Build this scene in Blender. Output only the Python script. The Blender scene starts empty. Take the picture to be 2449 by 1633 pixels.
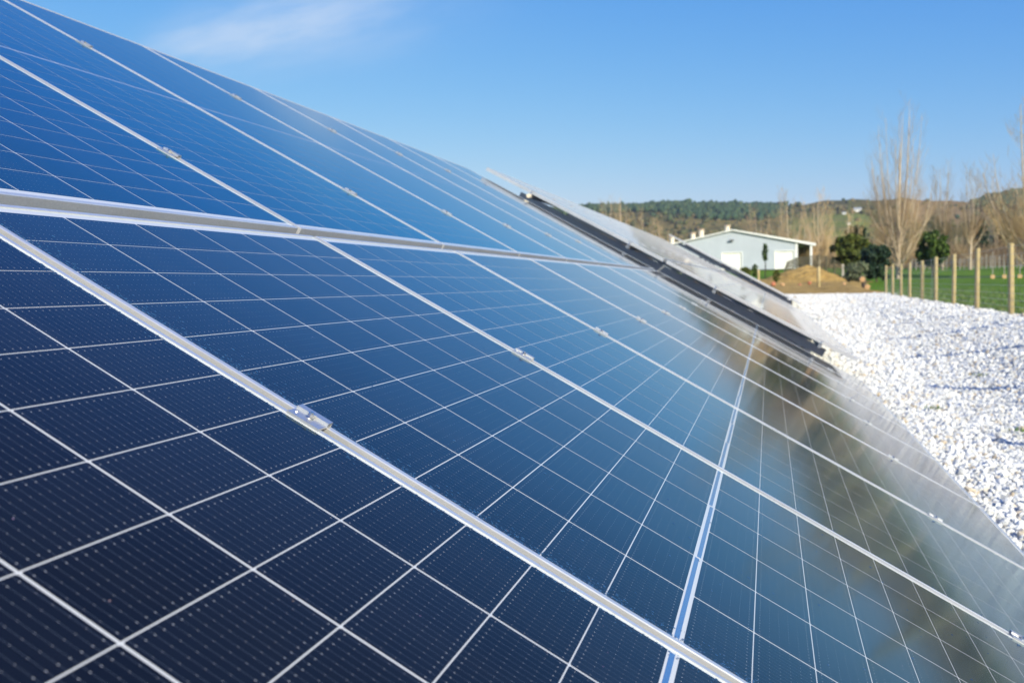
import bpy, bmesh, math, random
import numpy as np
from mathutils import Matrix, Vector

# ------------------------------------------------------------------ camera, sky, sun, exposure
scene = bpy.context.scene
col = scene.collection
CAMPOS = Vector((0.0, 0.0, 1.15))
CAMROT = Matrix(((0.97001272, 0.003902086, 0.243022831),
                 (0.242428564, 0.056159532, -0.968542461),
                 (-0.017427384, 0.998414183, 0.053529483)))
cam_data = bpy.data.cameras.new('camera')
cam = bpy.data.objects.new('camera', cam_data)
cam.matrix_world = Matrix.Translation(CAMPOS) @ CAMROT.to_4x4()
cam_data.sensor_width = 36.0
cam_data.lens = 36.0
cam_data.clip_start = 0.02
cam_data.clip_end = 8000.0
cam_data.dof.use_dof = True
cam_data.dof.focus_distance = 1.62
cam_data.dof.aperture_fstop = 8.0
col.objects.link(cam)
scene.camera = cam

SUN_AZ, SUN_EL = 139.0, 27.0        # clockwise from +Y, degrees
world = bpy.data.worlds.new('World')
scene.world = world
world.use_nodes = True
wn, wl = world.node_tree.nodes, world.node_tree.links
bg = wn['Background']
sky = wn.new('ShaderNodeTexSky')
sky.sky_type = 'NISHITA'
sky.sun_disc = False
sky.sun_elevation = math.radians(SUN_EL)
sky.sun_rotation = math.radians(SUN_AZ)
sky.altitude = 100
sky.air_density = 1.0
sky.dust_density = 0.4
sky.ozone_density = 2.0
bg.inputs['Strength'].default_value = 0.13
# thin cirrus streak high on the left of the view, broken up by stretched noise
tc = wn.new('ShaderNodeTexCoord')
def wmath(op, a, b=None, c=None):
    n = wn.new('ShaderNodeMath'); n.operation = op
    for i, v in enumerate((a, b, c)):
        if v is None: continue
        if isinstance(v, (int, float)): n.inputs[i].default_value = v
        else: wl.new(v, n.inputs[i])
    return n.outputs[0]
def wdot(v):
    n = wn.new('ShaderNodeVectorMath'); n.operation = 'DOT_PRODUCT'
    wl.new(tc.outputs['Generated'], n.inputs[0]); n.inputs[1].default_value = v
    return n.outputs['Value']
def px_dir(px, py):
    d = CAMROT @ Vector(((px - 1224.5) / 2449, -(py - 816.5) / 2449, -1.0))
    return d.normalized()
ca, cb = px_dir(410, 118), px_dir(900, 10)      # the streak's near end and a point along it
cmid = (ca + cb).normalized()
cdir = (cb - ca).normalized(); cdir = (cdir - cmid * cdir.dot(cmid)).normalized()
cperp = cmid.cross(cdir)
along, across, facing = wdot(cdir), wdot(cperp), wdot(cmid)
mp = wn.new('ShaderNodeCombineXYZ')
wl.new(wmath('MULTIPLY', along, 9.0), mp.inputs[0]); wl.new(wmath('MULTIPLY', across, 34.0), mp.inputs[1]); wl.new(facing, mp.inputs[2])
cn = wn.new('ShaderNodeTexNoise'); cn.inputs['Scale'].default_value = 1.0; cn.inputs['Detail'].default_value = 6.0; cn.inputs['Roughness'].default_value = 0.62
wl.new(mp.outputs[0], cn.inputs['Vector'])
def gauss(x, w):
    q = wmath('DIVIDE', x, w)
    return wmath('POWER', 2.7183, wmath('MULTIPLY', wmath('MULTIPLY', q, q), -1.0))
wid = wmath('ADD', wmath('MULTIPLY', along, 0.10), 0.030)
wid = wmath('MAXIMUM', wid, 0.012)
lower = gauss(across, wid)
ends = wmath('MULTIPLY', wmath('SMOOTH_MIN', 1.0, wmath('MAXIMUM', wmath('MULTIPLY', wmath('ADD', along, 0.135), 16.0), 0.0), 0.2),
             gauss(wmath('MAXIMUM', along, 0.0), 0.13))
streak = wmath('MULTIPLY', wmath('MULTIPLY', lower, ends), wmath('GREATER_THAN', facing, 0.0))
cmask = wmath('MULTIPLY', wmath('MULTIPLY', streak, wmath('MULTIPLY_ADD', cn.outputs['Fac'], 1.9, -0.30)), 0.85)
cmask = wmath('MINIMUM', wmath('MAXIMUM', cmask, 0.0), 0.6)
tint = wn.new('ShaderNodeMix'); tint.data_type = 'RGBA'; tint.blend_type = 'MULTIPLY'
tint.inputs['Factor'].default_value = 1.0
tint.inputs[7].default_value = (0.92, 0.97, 1.06, 1)
wl.new(sky.outputs['Color'], tint.inputs[6])
mixc = wn.new('ShaderNodeMix'); mixc.data_type = 'RGBA'
mixc.inputs[7].default_value = (3.9, 4.6, 5.6, 1)
# colour response of the photograph's sky: deeper blue overhead, pale blue at the horizon
ss = wn.new('ShaderNodeSeparateColor'); wl.new(tint.outputs[2], ss.inputs[0])
cs_ = wn.new('ShaderNodeCombineColor')
for i, (g_, k_) in enumerate(((1.69, 0.210), (0.95, 0.690), (0.29, 2.96))):
    wl.new(wmath('MULTIPLY', wmath('POWER', ss.outputs[i], g_), k_), cs_.inputs[i])
wl.new(cmask, mixc.inputs['Factor']); wl.new(cs_.outputs[0], mixc.inputs[6])
wl.new(mixc.outputs[2], bg.inputs['Color'])

sun_data = bpy.data.lights.new('sun', 'SUN')
sun_data.energy = 4.9
sun_data.angle = math.radians(0.53)
sun_data.color = (1.0, 0.94, 0.73)
sun = bpy.data.objects.new('sun', sun_data)
sd = Vector((math.sin(math.radians(SUN_AZ)) * math.cos(math.radians(SUN_EL)),
             math.cos(math.radians(SUN_AZ)) * math.cos(math.radians(SUN_EL)), math.sin(math.radians(SUN_EL))))
sun.rotation_euler = sd.to_track_quat('Z', 'Y').to_euler()
sun.location = (20, -20, 40)
col.objects.link(sun)

scene.view_settings.view_transform = 'Standard'
scene.view_settings.look = 'None'
scene.view_settings.exposure = 0.40
scene.view_settings.gamma = 1.0
scene.view_settings.use_curve_mapping = False
scene.cycles.max_bounces = 8
scene.cycles.diffuse_bounces = 3
scene.cycles.glossy_bounces = 4
scene.cycles.sample_clamp_indirect = 6.0

rng = random.Random(7)
nrg = np.random.default_rng(11)

# ------------------------------------------------------------------ helpers
def at(px, py, Y):
    """the point at forward distance Y that the photo shows at pixel (px, py) of 2449 x 1633"""
    d = CAMROT @ Vector(((px - 1224.5) / 2449, -(py - 816.5) / 2449, -1.0))
    return CAMPOS + d * (Y / d.y)

def tag(o, label=None, cat=None, group=None, kind=None):
    if label: o['label'] = label
    if cat: o['category'] = cat
    if group: o['group'] = group
    if kind: o['kind'] = kind
    return o

def empty(name, mat=None, loc=None):
    o = bpy.data.objects.new(name, None)
    o.empty_display_size = 0.1
    if mat is not None: o.matrix_world = mat
    if loc is not None: o.location = loc
    col.objects.link(o)
    return o

def link(name, mesh, parent=None, loc=None):
    o = bpy.data.objects.new(name, mesh)
    if parent is not None: o.parent = parent
    if loc is not None: o.location = loc
    col.objects.link(o)
    return o

class MB:
    """collects shapes for one mesh"""
    def __init__(s): s.v = []; s.f = []; s.uv = None
    def add(s, vs, fs):
        b = len(s.v); s.v.extend(vs); s.f.extend([tuple(i + b for i in f) for f in fs])
    def box(s, x0, x1, y0, y1, z0, z1):
        s.add([(x0, y0, z0), (x1, y0, z0), (x1, y1, z0), (x0, y1, z0), (x0, y0, z1), (x1, y0, z1), (x1, y1, z1), (x0, y1, z1)],
              [(0, 3, 2, 1), (4, 5, 6, 7), (0, 1, 5, 4), (1, 2, 6, 5), (2, 3, 7, 6), (3, 0, 4, 7)])
    def bar(s, a, b, w, h, up=Vector((0, 0, 1))):
        a, b = Vector(a), Vector(b); d = (b - a).normalized()
        x = d.cross(up)
        if x.length < 1e-4: x = d.cross(Vector((1, 0, 0)))
        x.normalize(); y = x.cross(d)
        vs = []
        for p in (a, b):
            for sx, sy in ((-1, -1), (1, -1), (1, 1), (-1, 1)):
                vs.append(tuple(p + x * (sx * w / 2) + y * (sy * h / 2)))
        s.add(vs, [(0, 1, 2, 3), (7, 6, 5, 4), (0, 4, 5, 1), (1, 5, 6, 2), (2, 6, 7, 3), (3, 7, 4, 0)])
    def tube(s, pts, rads, n=6, cap=True):
        b = len(s.v); m = len(pts)
        for i, p in enumerate(pts):
            p = Vector(p)
            d = (Vector(pts[min(i + 1, m - 1)]) - Vector(pts[max(i - 1, 0)])).normalized()
            x = d.cross(Vector((0.31, 0.95, 0.05))); x.normalize(); y = d.cross(x)
            for k in range(n):
                t = 2 * math.pi * k / n
                s.v.append(tuple(p + (x * math.cos(t) + y * math.sin(t)) * rads[i]))
        for i in range(m - 1):
            for k in range(n):
                k2 = (k + 1) % n
                s.f.append((b + i * n + k, b + i * n + k2, b + (i + 1) * n + k2, b + (i + 1) * n + k))
        if cap:
            s.f.append(tuple(b + k for k in reversed(range(n))))
            s.f.append(tuple(b + (m - 1) * n + k for k in range(n)))
    def mesh(s, name, mat, smooth=False):
        me = bpy.data.meshes.new(name)
        me.from_pydata(s.v, [], s.f)
        mats = mat if isinstance(mat, (list, tuple)) else [mat]
        for m in mats: me.materials.append(m)
        if smooth: me.polygons.foreach_set('use_smooth', [True] * len(me.polygons))
        me.update()
        return me

def np_mesh(name, v, f, mat, smooth=False):
    """v (n,3), f (m,k) arrays"""
    v = np.asarray(v, np.float32); f = np.asarray(f, np.int32)
    me = bpy.data.meshes.new(name)
    me.vertices.add(len(v)); me.vertices.foreach_set('co', v.ravel())
    k = f.shape[1]
    me.loops.add(f.size); me.loops.foreach_set('vertex_index', f.ravel())
    me.polygons.add(len(f))
    me.polygons.foreach_set('loop_start', np.arange(0, f.size, k, dtype=np.int32))
    me.polygons.foreach_set('loop_total', np.full(len(f), k, np.int32))
    if smooth: me.polygons.foreach_set('use_smooth', np.ones(len(f), bool))
    me.materials.append(mat)
    me.update(calc_edges=True); me.validate()
    return me

# ------------------------------------------------------------------ materials
class Mat:
    def __init__(s, name):
        s.m = bpy.data.materials.new(name); s.m.use_nodes = True
        s.n = s.m.node_tree.nodes; s.l = s.m.node_tree.links
        s.b = s.n['Principled BSDF']
    def set(s, **k):
        for a, v in k.items():
            i = s.b.inputs[a.replace('_', ' ')]
            if hasattr(v, 'links'): s.l.new(v, i)
            else: i.default_value = (*v, 1) if isinstance(v, tuple) and len(v) == 3 else v
        return s
    def math(s, op, a, b=None, c=None):
        n = s.n.new('ShaderNodeMath'); n.operation = op
        for i, v in enumerate((a, b, c)):
            if v is None: continue
            if isinstance(v, (int, float)): n.inputs[i].default_value = v
            else: s.l.new(v, n.inputs[i])
        return n.outputs[0]
    def coord(s, which='Object'):
        return s.n.new('ShaderNodeTexCoord').outputs[which]
    def scaled(s, v, sc):
        n = s.n.new('ShaderNodeMapping'); n.inputs['Scale'].default_value = sc; s.l.new(v, n.inputs['Vector']); return n.outputs[0]
    def noise(s, scale, detail=4, rough=0.55, vec=None):
        n = s.n.new('ShaderNodeTexNoise'); n.inputs['Scale'].default_value = scale
        n.inputs['Detail'].default_value = detail; n.inputs['Roughness'].default_value = rough
        s.l.new(vec if vec is not None else s.coord(), n.inputs['Vector']); return n.outputs['Fac']
    def voronoi(s, scale, vec=None, out='Distance', feature='F1'):
        n = s.n.new('ShaderNodeTexVoronoi'); n.feature = feature; n.inputs['Scale'].default_value = scale
        s.l.new(vec if vec is not None else s.coord(), n.inputs['Vector']); return n.outputs[out]
    def ramp(s, fac, stops):
        n = s.n.new('ShaderNodeValToRGB'); s.l.new(fac, n.inputs[0])
        e = n.color_ramp.elements
        while len(e) < len(stops): e.new(0.5)
        for el, (p, c) in zip(e, stops): el.position = p; el.color = (*c, 1)
        return n.outputs[0]
    def mix(s, fac, a, b, blend='MIX'):
        n = s.n.new('ShaderNodeMix'); n.data_type = 'RGBA'; n.blend_type = blend
        for i, v in ((0, fac), (6, a), (7, b)):
            if hasattr(v, 'links'): s.l.new(v, n.inputs[i])
            else: n.inputs[i].default_value = (*v, 1) if isinstance(v, tuple) else v
        return n.outputs[2]
    def bump(s, h, strength=0.3, dist=0.01):
        n = s.n.new('ShaderNodeBump'); n.inputs['Strength'].default_value = strength; n.inputs['Distance'].default_value = dist
        s.l.new(h, n.inputs['Height']); s.l.new(n.outputs[0], s.b.inputs['Normal']); return s

def simple(name, c, rough=0.6, metal=0.0, var=0.12, scale=8.0, bump=0.0, spec=0.5):
    m = Mat(name)
    nz = m.noise(scale, 5)
    m.set(Base_Color=m.ramp(nz, [(0.25, tuple(x * (1 - var) for x in c)), (0.75, tuple(min(1, x * (1 + var)) for x in c))]),
          Roughness=rough, Metallic=metal)
    m.set(**{'Specular IOR Level': spec}) if False else m.b.inputs['Specular IOR Level'].__setattr__('default_value', spec)
    if bump: m.bump(nz, bump, 0.02)
    return m.m

def spread(m):
    oi = m.n.new('ShaderNodeObjectInfo'); ad = m.n.new('ShaderNodeVectorMath'); ad.operation = 'ADD'
    m.l.new(m.coord('Object'), ad.inputs[0]); m.l.new(oi.outputs['Location'], ad.inputs[1]); return ad.outputs[0]
def glass_top(m, ior=1.5, dusty=1.0, red=1.0):
    """the textured solar glass over cells and backsheet: a Fresnel reflection, its blue anti-reflective tint deepened by angle to stand in for bluer sky, and a thin film of dust"""
    m.b.inputs['Specular IOR Level'].default_value = 0.0
    geo = m.n.new('ShaderNodeNewGeometry')
    dt = m.n.new('ShaderNodeVectorMath'); dt.operation = 'DOT_PRODUCT'
    m.l.new(geo.outputs['Normal'], dt.inputs[0]); m.l.new(geo.outputs['Incoming'], dt.inputs[1])
    cs = m.math('ABSOLUTE', dt.outputs['Value'])
    tint = m.ramp(cs, [(0.0, (1.0, 1.0, 1.0)), (0.088 if red > 0.9 else 0.05, (1.0, 1.0, 0.99)), (0.12, (0.92 * red, 1.02, 1.05 + 0.2 * (1 - red))), (0.18, (0.84 * red, 1.04, 1.10 + 0.2 * (1 - red))),
                       (0.25, (0.72 * red, 1.03, 1.08)), (0.5, (0.38, 0.41, 0.42)), (1.0, (0.4, 0.4, 0.42))])  # reflection colour by view angle, red cut to imitate a deeper mirrored sky
    fr = m.n.new('ShaderNodeFresnel'); fr.inputs['IOR'].default_value = ior
    sv = spread(m)
    nz = m.noise(2.5, 3, 0.6, sv)
    gl = m.n.new('ShaderNodeBsdfAnisotropic'); gl.distribution = 'MULTI_GGX'
    m.l.new(tint, gl.inputs['Color']); # light grazing a textured glass sees it smoother
    m.l.new(m.math('MULTIPLY', m.math('MULTIPLY_ADD', nz, 0.03, 0.082), m.math('MINIMUM', m.math('MULTIPLY_ADD', cs, 8.0, 0.16), 1.0)), gl.inputs['Roughness'])
    mx = m.n.new('ShaderNodeMixShader'); m.l.new(fr.outputs[0], mx.inputs[0]); m.l.new(m.b.outputs[0], mx.inputs[1]); m.l.new(gl.outputs[0], mx.inputs[2])
    du = m.n.new('ShaderNodeBsdfDiffuse'); du.inputs['Color'].default_value = (0.56, 0.54, 0.50, 1)
    tau = m.math('MULTIPLY', m.math('MULTIPLY_ADD', m.math('POWER', m.noise(1.0, 6, 0.75, m.scaled(sv, (3.0, 14.0, 3.0))), 2.0), 0.0060 * dusty, 0.0002 * dusty), -1.0)
    dust = m.math('SUBTRACT', 1.0, m.math('POWER', 2.7183, m.math('DIVIDE', tau, m.math('MAXIMUM', cs, 0.012))))
    md_ = m.n.new('ShaderNodeMixShader'); m.l.new(dust, md_.inputs[0]); m.l.new(mx.outputs[0], md_.inputs[1]); m.l.new(du.outputs[0], md_.inputs[2])
    m.l.new(md_.outputs[0], m.n['Material Output'].inputs['Surface'])

def cell_material(name, base, ior, dusty=1.0, red=1.0):
    m = Mat(name)
    uv = m.coord('UV')
    sep = m.n.new('ShaderNodeSeparateXYZ'); m.l.new(uv, sep.inputs[0])
    U, V = sep.outputs[0], sep.outputs[1]               # U down the panel (91 mm), V across (182 mm)
    yb = m.math('SUBTRACT', m.math('FRACT', m.math('MULTIPLY', V, 16.0)), 0.5)
    dy = m.math('MULTIPLY', m.math('ABSOLUTE', yb), 11.2)          # mm from the nearest busbar
    ux = m.math('FRACT', m.math('MULTIPLY', U, 6.0))
    dx = m.math('MULTIPLY', m.math('ABSOLUTE', m.math('SUBTRACT', ux, 0.5)), 14.8)
    line = m.math('LESS_THAN', dy, 0.20)
    endz = m.math('GREATER_THAN', m.math('ABSOLUTE', m.math('SUBTRACT', U, 0.5)), 0.38)
    rad = m.math('MULTIPLY_ADD', endz, 0.26, 0.42)
    dot = m.math('LESS_THAN', m.math('SQRT', m.math('ADD', m.math('MULTIPLY', dx, dx), m.math('MULTIPLY', dy, dy))), rad)
    oi = m.n.new('ShaderNodeObjectInfo')
    nz = m.noise(2.2, 3, 0.55, spread(m))
    tone = m.math('MULTIPLY_ADD', oi.outputs['Random'], 0.5, 0.75)
    tone = m.math('MULTIPLY', tone, m.math('MULTIPLY_ADD', nz, 0.3, 0.85))
    cc = m.n.new('ShaderNodeVectorMath'); cc.operation = 'SCALE'; cc.inputs[0].default_value = base
    m.l.new(tone, cc.inputs['Scale'])
    c1 = m.mix(m.math('MULTIPLY', line, 0.7), cc.outputs[0], (0.085, 0.105, 0.14))
    c2 = m.mix(m.math('MULTIPLY', dot, 0.9), c1, (0.42, 0.42, 0.43))
    # coloured sparkles painted into the cell colour as sparse random specks
    vo = m.n.new('ShaderNodeTexVoronoi'); vo.inputs['Scale'].default_value = 55.0
    m.l.new(spread(m), vo.inputs['Vector'])
    hit = m.math('LESS_THAN', vo.outputs['Distance'], 0.035)
    sepc = m.n.new('ShaderNodeSeparateColor'); m.l.new(vo.outputs['Color'], sepc.inputs[0])
    hit = m.math('MULTIPLY', hit, m.math('GREATER_THAN', sepc.outputs[0], 0.8))
    c3 = m.mix(m.math('MULTIPLY', hit, 0.7), c2, m.mix(0.45, (0.55, 0.5, 0.45), vo.outputs['Color']))
    m.set(Base_Color=c3, Roughness=0.5)
    glass_top(m, ior=ior, dusty=dusty, red=red)
    return m.m
M_cell = [cell_material('solar_cell_navy', (0.0050, 0.0100, 0.020), 1.50),
          cell_material('solar_cell_blue', (0.0045, 0.0140, 0.032), 1.58, 0.8, 0.91),
          cell_material('solar_cell_ink', (0.0058, 0.0085, 0.0145), 1.50),
          cell_material('solar_cell_dusty', (0.0060, 0.0110, 0.026), 1.50, 6.0),
          cell_material('solar_cell_azure', (0.0040, 0.0130, 0.032), 1.56, 0.7, 0.52)]  # azure, for the upper row: mirrored sky blue pushed further in the tint

m = Mat('white_backsheet'); m.set(Base_Color=(0.56, 0.57, 0.58), Roughness=0.5); glass_top(m); M_back = m.m
m = Mat('bus_ribbon_metal'); m.set(Base_Color=(0.72, 0.74, 0.78), Metallic=1.0, Roughness=0.22); M_ribbon = m.m
m = Mat('dark_panel_rear'); m.set(Base_Color=(0.018, 0.022, 0.022), Roughness=0.35); M_rear = m.m
def alu(name, base, rough, metal, brushed=0.12):
    m = Mat(name)
    nz = m.noise(60.0, 4, 0.6, m.scaled(m.coord('Object'), (0.4, 3.0, 6.0)))
    big = m.noise(5.0, 4, 0.6)
    f = m.math('MULTIPLY_ADD', nz, 0.5, m.math('MULTIPLY', big, 0.5))
    m.set(Base_Color=m.ramp(f, [(0.3, tuple(b * (1 - brushed) for b in base)), (0.7, base)]), Metallic=metal,
          Roughness=m.math('MULTIPLY_ADD', big, 0.14, rough - 0.07))
    return m.m
M_frame = alu('anodised_frame', (0.80, 0.80, 0.79), 0.30, 0.62, 0.24)
M_clamp = alu('bright_clamp_aluminium', (0.66, 0.67, 0.68), 0.42, 0.85)
M_bolt = alu('stainless_bolt', (0.75, 0.74, 0.72), 0.2, 1.0)
M_galv = alu('galvanised_steel', (0.42, 0.44, 0.46), 0.42, 0.8, 0.25)
m = Mat('water_drop'); m.set(Base_Color=(0.03, 0.09, 0.20), Roughness=0.08, IOR=1.33); M_drop = m.m  # blue base colour stands in for sky refracted through the drops

# stones: white limestone chips with a few tan and grey ones
m = Mat('limestone_chip')
oi = m.n.new('ShaderNodeObjectInfo')
cr = m.ramp(oi.outputs['Random'], [(0.0, (0.42, 0.42, 0.41)), (0.15, (0.66, 0.66, 0.64)), (0.58, (0.82, 0.81, 0.775)), (0.84, (0.88, 0.87, 0.84)), (0.92, (0.66, 0.58, 0.47)), (0.985, (0.52, 0.42, 0.29))])
nz = m.noise(30.0, 4)
m.set(Base_Color=m.mix(0.35, cr, m.ramp(nz, [(0.35, (0.6, 0.6, 0.6)), (0.65, (1.0, 0.99, 0.97))]), 'MULTIPLY'), Roughness=0.8); m.bump(nz, 0.3, 0.004)
M_stone = m.m
m = Mat('gravel_bed')
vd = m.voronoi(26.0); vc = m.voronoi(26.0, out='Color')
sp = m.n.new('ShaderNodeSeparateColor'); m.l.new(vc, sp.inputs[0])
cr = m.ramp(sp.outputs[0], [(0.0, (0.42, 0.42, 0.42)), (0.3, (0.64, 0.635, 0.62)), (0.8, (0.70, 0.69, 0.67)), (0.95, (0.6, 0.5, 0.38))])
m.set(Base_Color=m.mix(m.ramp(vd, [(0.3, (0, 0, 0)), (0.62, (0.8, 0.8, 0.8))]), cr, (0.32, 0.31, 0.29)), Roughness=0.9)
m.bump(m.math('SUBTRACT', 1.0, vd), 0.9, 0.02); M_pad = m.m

m = Mat('meadow')
n1 = m.noise(0.05, 5, 0.6); n2 = m.noise(1.3, 6, 0.7); n3 = m.noise(18.0, 4, 0.7)
g = m.math('ADD', m.math('MULTIPLY', n1, 0.35), m.math('ADD', m.math('MULTIPLY', n2, 0.35), m.math('MULTIPLY', n3, 0.3)))
m.set(Base_Color=m.ramp(g, [(0.30, (0.055, 0.105, 0.006)), (0.5, (0.105, 0.205, 0.009)), (0.62, (0.145, 0.245, 0.016)), (0.75, (0.22, 0.225, 0.045))]), Roughness=0.9)
m.b.inputs['Specular IOR Level'].default_value = 0.15
m.bump(m.math('ADD', n2, n3), 0.8, 0.06); M_meadow = m.m
m = Mat('bare_soil')
n1 = m.noise(0.9, 6, 0.65); n2 = m.noise(9.0, 5, 0.7)
g = m.math('ADD', m.math('MULTIPLY', n1, 0.5), m.math('MULTIPLY', n2, 0.5))
m.set(Base_Color=m.ramp(g, [(0.32, (0.15, 0.095, 0.035)), (0.5, (0.38, 0.25, 0.085)), (0.70, (0.53, 0.36, 0.14))]), Roughness=0.95)
m.b.inputs['Specular IOR Level'].default_value = 0.1
m.bump(g, 0.6, 0.10); M_soil = m.m
m = Mat('grass_blade')
gi = m.n.new('ShaderNodeNewGeometry')
m.set(Base_Color=m.ramp(gi.outputs['Random Per Island'], [(0.0, (0.06, 0.12, 0.02)), (0.6, (0.11, 0.20, 0.035)), (0.9, (0.18, 0.22, 0.06)), (1.0, (0.3, 0.26, 0.12))]), Roughness=0.7); M_blade = m.m

m = Mat('hill_cover')
at_ = m.n.new('ShaderNodeAttribute'); at_.attribute_name = 'cover'
n1 = m.noise(0.02, 6, 0.7); n2 = m.noise(0.12, 5, 0.7)
g = m.math('ADD', m.math('MULTIPLY', n1, 0.5), m.math('MULTIPLY', n2, 0.5))
m.set(Base_Color=m.mix(0.85, at_.outputs['Color'], m.ramp(g, [(0.35, (0.45, 0.45, 0.45)), (0.65, (1.35, 1.3, 1.2))]), 'MULTIPLY'), Roughness=0.95)
m.b.inputs['Specular IOR Level'].default_value = 0.05
m.bump(g, 1.0, 6.0); M_hill = m.m

def foliage(name, stops, rough=0.6):
    m = Mat(name); gi = m.n.new('ShaderNodeNewGeometry')
    m.set(Base_Color=m.ramp(gi.outputs['Random Per Island'], stops), Roughness=rough)
    m.b.inputs['Specular IOR Level'].default_value = 0.25
    return m.m
M_olive = foliage('olive_foliage', [(0, (0.035, 0.055, 0.012)), (0.5, (0.075, 0.10, 0.018)), (1, (0.15, 0.16, 0.03))])
M_green = foliage('green_foliage', [(0, (0.03, 0.06, 0.012)), (0.5, (0.06, 0.115, 0.018)), (1, (0.11, 0.16, 0.03))])
M_dark = foliage('dark_foliage', [(0, (0.012, 0.03, 0.018)), (0.6, (0.022, 0.05, 0.028)), (1, (0.05, 0.08, 0.035))])
M_sage = foliage('sage_foliage', [(0, (0.07, 0.09, 0.05)), (0.6, (0.13, 0.16, 0.09)), (1, (0.22, 0.23, 0.14))])
M_forest = foliage('forest_foliage', [(0, (0.03, 0.06, 0.034)), (0.6, (0.048, 0.085, 0.044)), (1, (0.085, 0.11, 0.05))], 0.9)
M_scrub = foliage('scrub_foliage', [(0, (0.045, 0.065, 0.03)), (0.5, (0.085, 0.09, 0.035)), (1, (0.16, 0.125, 0.06))], 0.9)
M_twig = foliage('bare_twigs', [(0, (0.32, 0.21, 0.10)), (0.5, (0.48, 0.335, 0.17)), (1, (0.62, 0.46, 0.27))], 0.8)
M_bark = simple('pale_bark', (0.52, 0.42, 0.31), 0.85, 0, 0.3, 6.0, 0.3)
M_barkdark = simple('dark_bark', (0.10, 0.075, 0.05), 0.9, 0, 0.3, 6.0, 0.3)
M_post = simple('treated_pine', (0.44, 0.345, 0.17), 0.8, 0, 0.28, 5.0, 0.2)
M_wire = simple('fence_wire', (0.34, 0.35, 0.36), 0.4, 0.8, 0.1, 5.0)
M_oldrail = simple('dark_steel_rail', (0.085, 0.08, 0.05), 0.6, 0.2, 0.3, 6.0)
M_greypost = simple('weathered_grey_post', (0.36, 0.33, 0.29), 0.85, 0, 0.25, 4.0, 0.2)
M_wall = simple('pale_steel_cladding', (0.47, 0.515, 0.58), 0.5, 0.0, 0.06, 0.6)
M_white = simple('white_trim', (0.80, 0.80, 0.79), 0.5, 0.0, 0.03, 1.0)
M_door = simple('white_roller_door', (0.82, 0.81, 0.78), 0.5, 0.0, 0.03, 1.0)
M_roof = simple('grey_roof_sheet', (0.50, 0.53, 0.55), 0.45, 0.2, 0.08, 1.0)
M_ply = simple('brown_interior_boards', (0.26, 0.15, 0.09), 0.8, 0, 0.2, 1.5)
M_cream = simple('cream_ventilator', (0.74, 0.66, 0.50), 0.55, 0, 0.06, 2.0)
M_rust = simple('tan_ventilator_cap', (0.58, 0.42, 0.27), 0.6, 0, 0.15, 2.0)
M_lamp = simple('grey_floodlight', (0.12, 0.13, 0.14), 0.5, 0, 0.1, 5.0)
M_brick = simple('red_clay', (0.46, 0.17, 0.09), 0.85, 0, 0.25, 5.0, 0.2)
M_log = simple('cut_log_face', (0.50, 0.30, 0.15), 0.8, 0, 0.2, 6.0, 0.2)
M_tan = simple('tan_guard_block', (0.60, 0.38, 0.17), 0.8, 0, 0.2, 5.0)
M_house = simple('white_house_wall', (0.75, 0.75, 0.74), 0.7, 0, 0.05, 0.3)
M_houseroof = simple('grey_house_roof', (0.30, 0.33, 0.37), 0.7, 0, 0.1, 0.3)
M_win = simple('dark_window', (0.03, 0.04, 0.05), 0.15, 0, 0.1, 1.0)

# ------------------------------------------------------------------ terrain
def sstep(a, b, x):
    t = np.clip((np.asarray(x, float) - a) / (b - a), 0, 1); return t * t * (3 - 2 * t)
def gz(x, y):
    """ground height: level by the near array, a slight bank up to the fence, rising gently beyond"""
    x = np.asarray(x, float); y = np.asarray(y, float)
    base = np.interp(y, [-50, 10, 30, 47], [0.0, 0.0, 0.22, 0.48])
    z = base + (0.48 - base) * sstep(1.7, 4.1, x)
    z = z + np.interp(y, [47, 60, 80, 105, 130, 145, 180, 300], [0, 0.10, 0.36, 0.95, 1.85, 2.40, 2.5, 2.6])
    return z
def bumpy(x, y, s, seed=0.0):
    x = np.asarray(x, float) / s + seed; y = np.asarray(y, float) / s - seed * 1.7
    return (np.sin(x * 1.3 + np.sin(y * 0.9)) + np.sin(y * 1.7 + 1.3 * np.sin(x * 0.7 + 2.0)) + 0.5 * np.sin(2.9 * x + 2.3 * y) + 0.5 * np.sin(3.7 * y - 2.1 * x)) / 3.0

def fence_x(y): return 4.22 + 0.034 * (np.asarray(y, float) - 20.0)
PAD_FAR = 51.0
def pad_right(y): return np.interp(y, [-20, 44, 48, PAD_FAR], [fence_x(-20) + 0.05, fence_x(44) + 0.05, 5.5, 5.9])

def axis(parts):
    out = []
    for a, b, n in parts: out += list(np.linspace(a, b, n, endpoint=False))
    out.append(parts[-1][1]); return np.array(out)
def grow(a, b, n, p=2.2): return a + (b - a) * np.linspace(0, 1, n) ** p
gx = np.concatenate([-grow(30, 3200, 40)[::-1], axis([(-29.5, -2, 56), (-2, 8, 40), (8, 30, 44)])[:-1], grow(30, 3200, 40)])
gy = np.concatenate([-grow(20, 3200, 36)[::-1], axis([(-19.5, 60, 120), (60, 200, 90)])[:-1], grow(200, 3200, 50)])
GX, GY = np.meshgrid(gx, gy)
GZ = gz(GX, GY)
inpad = (GX < pad_right(GY) - 0.15) & (GX > -14) & (GY > -12) & (GY < PAD_FAR - 0.4)
GZ = np.where(inpad, GZ - 0.10, GZ - 0.012) + np.where(GY > 60, 0.04 * bumpy(GX, GY, 7.0), 0)
def grid_faces(ny, nx):
    i = np.arange(ny - 1)[:, None] * nx + np.arange(nx - 1)[None, :]
    return np.stack([i, i + 1, i + nx + 1, i + nx], -1).reshape(-1, 4)
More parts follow.
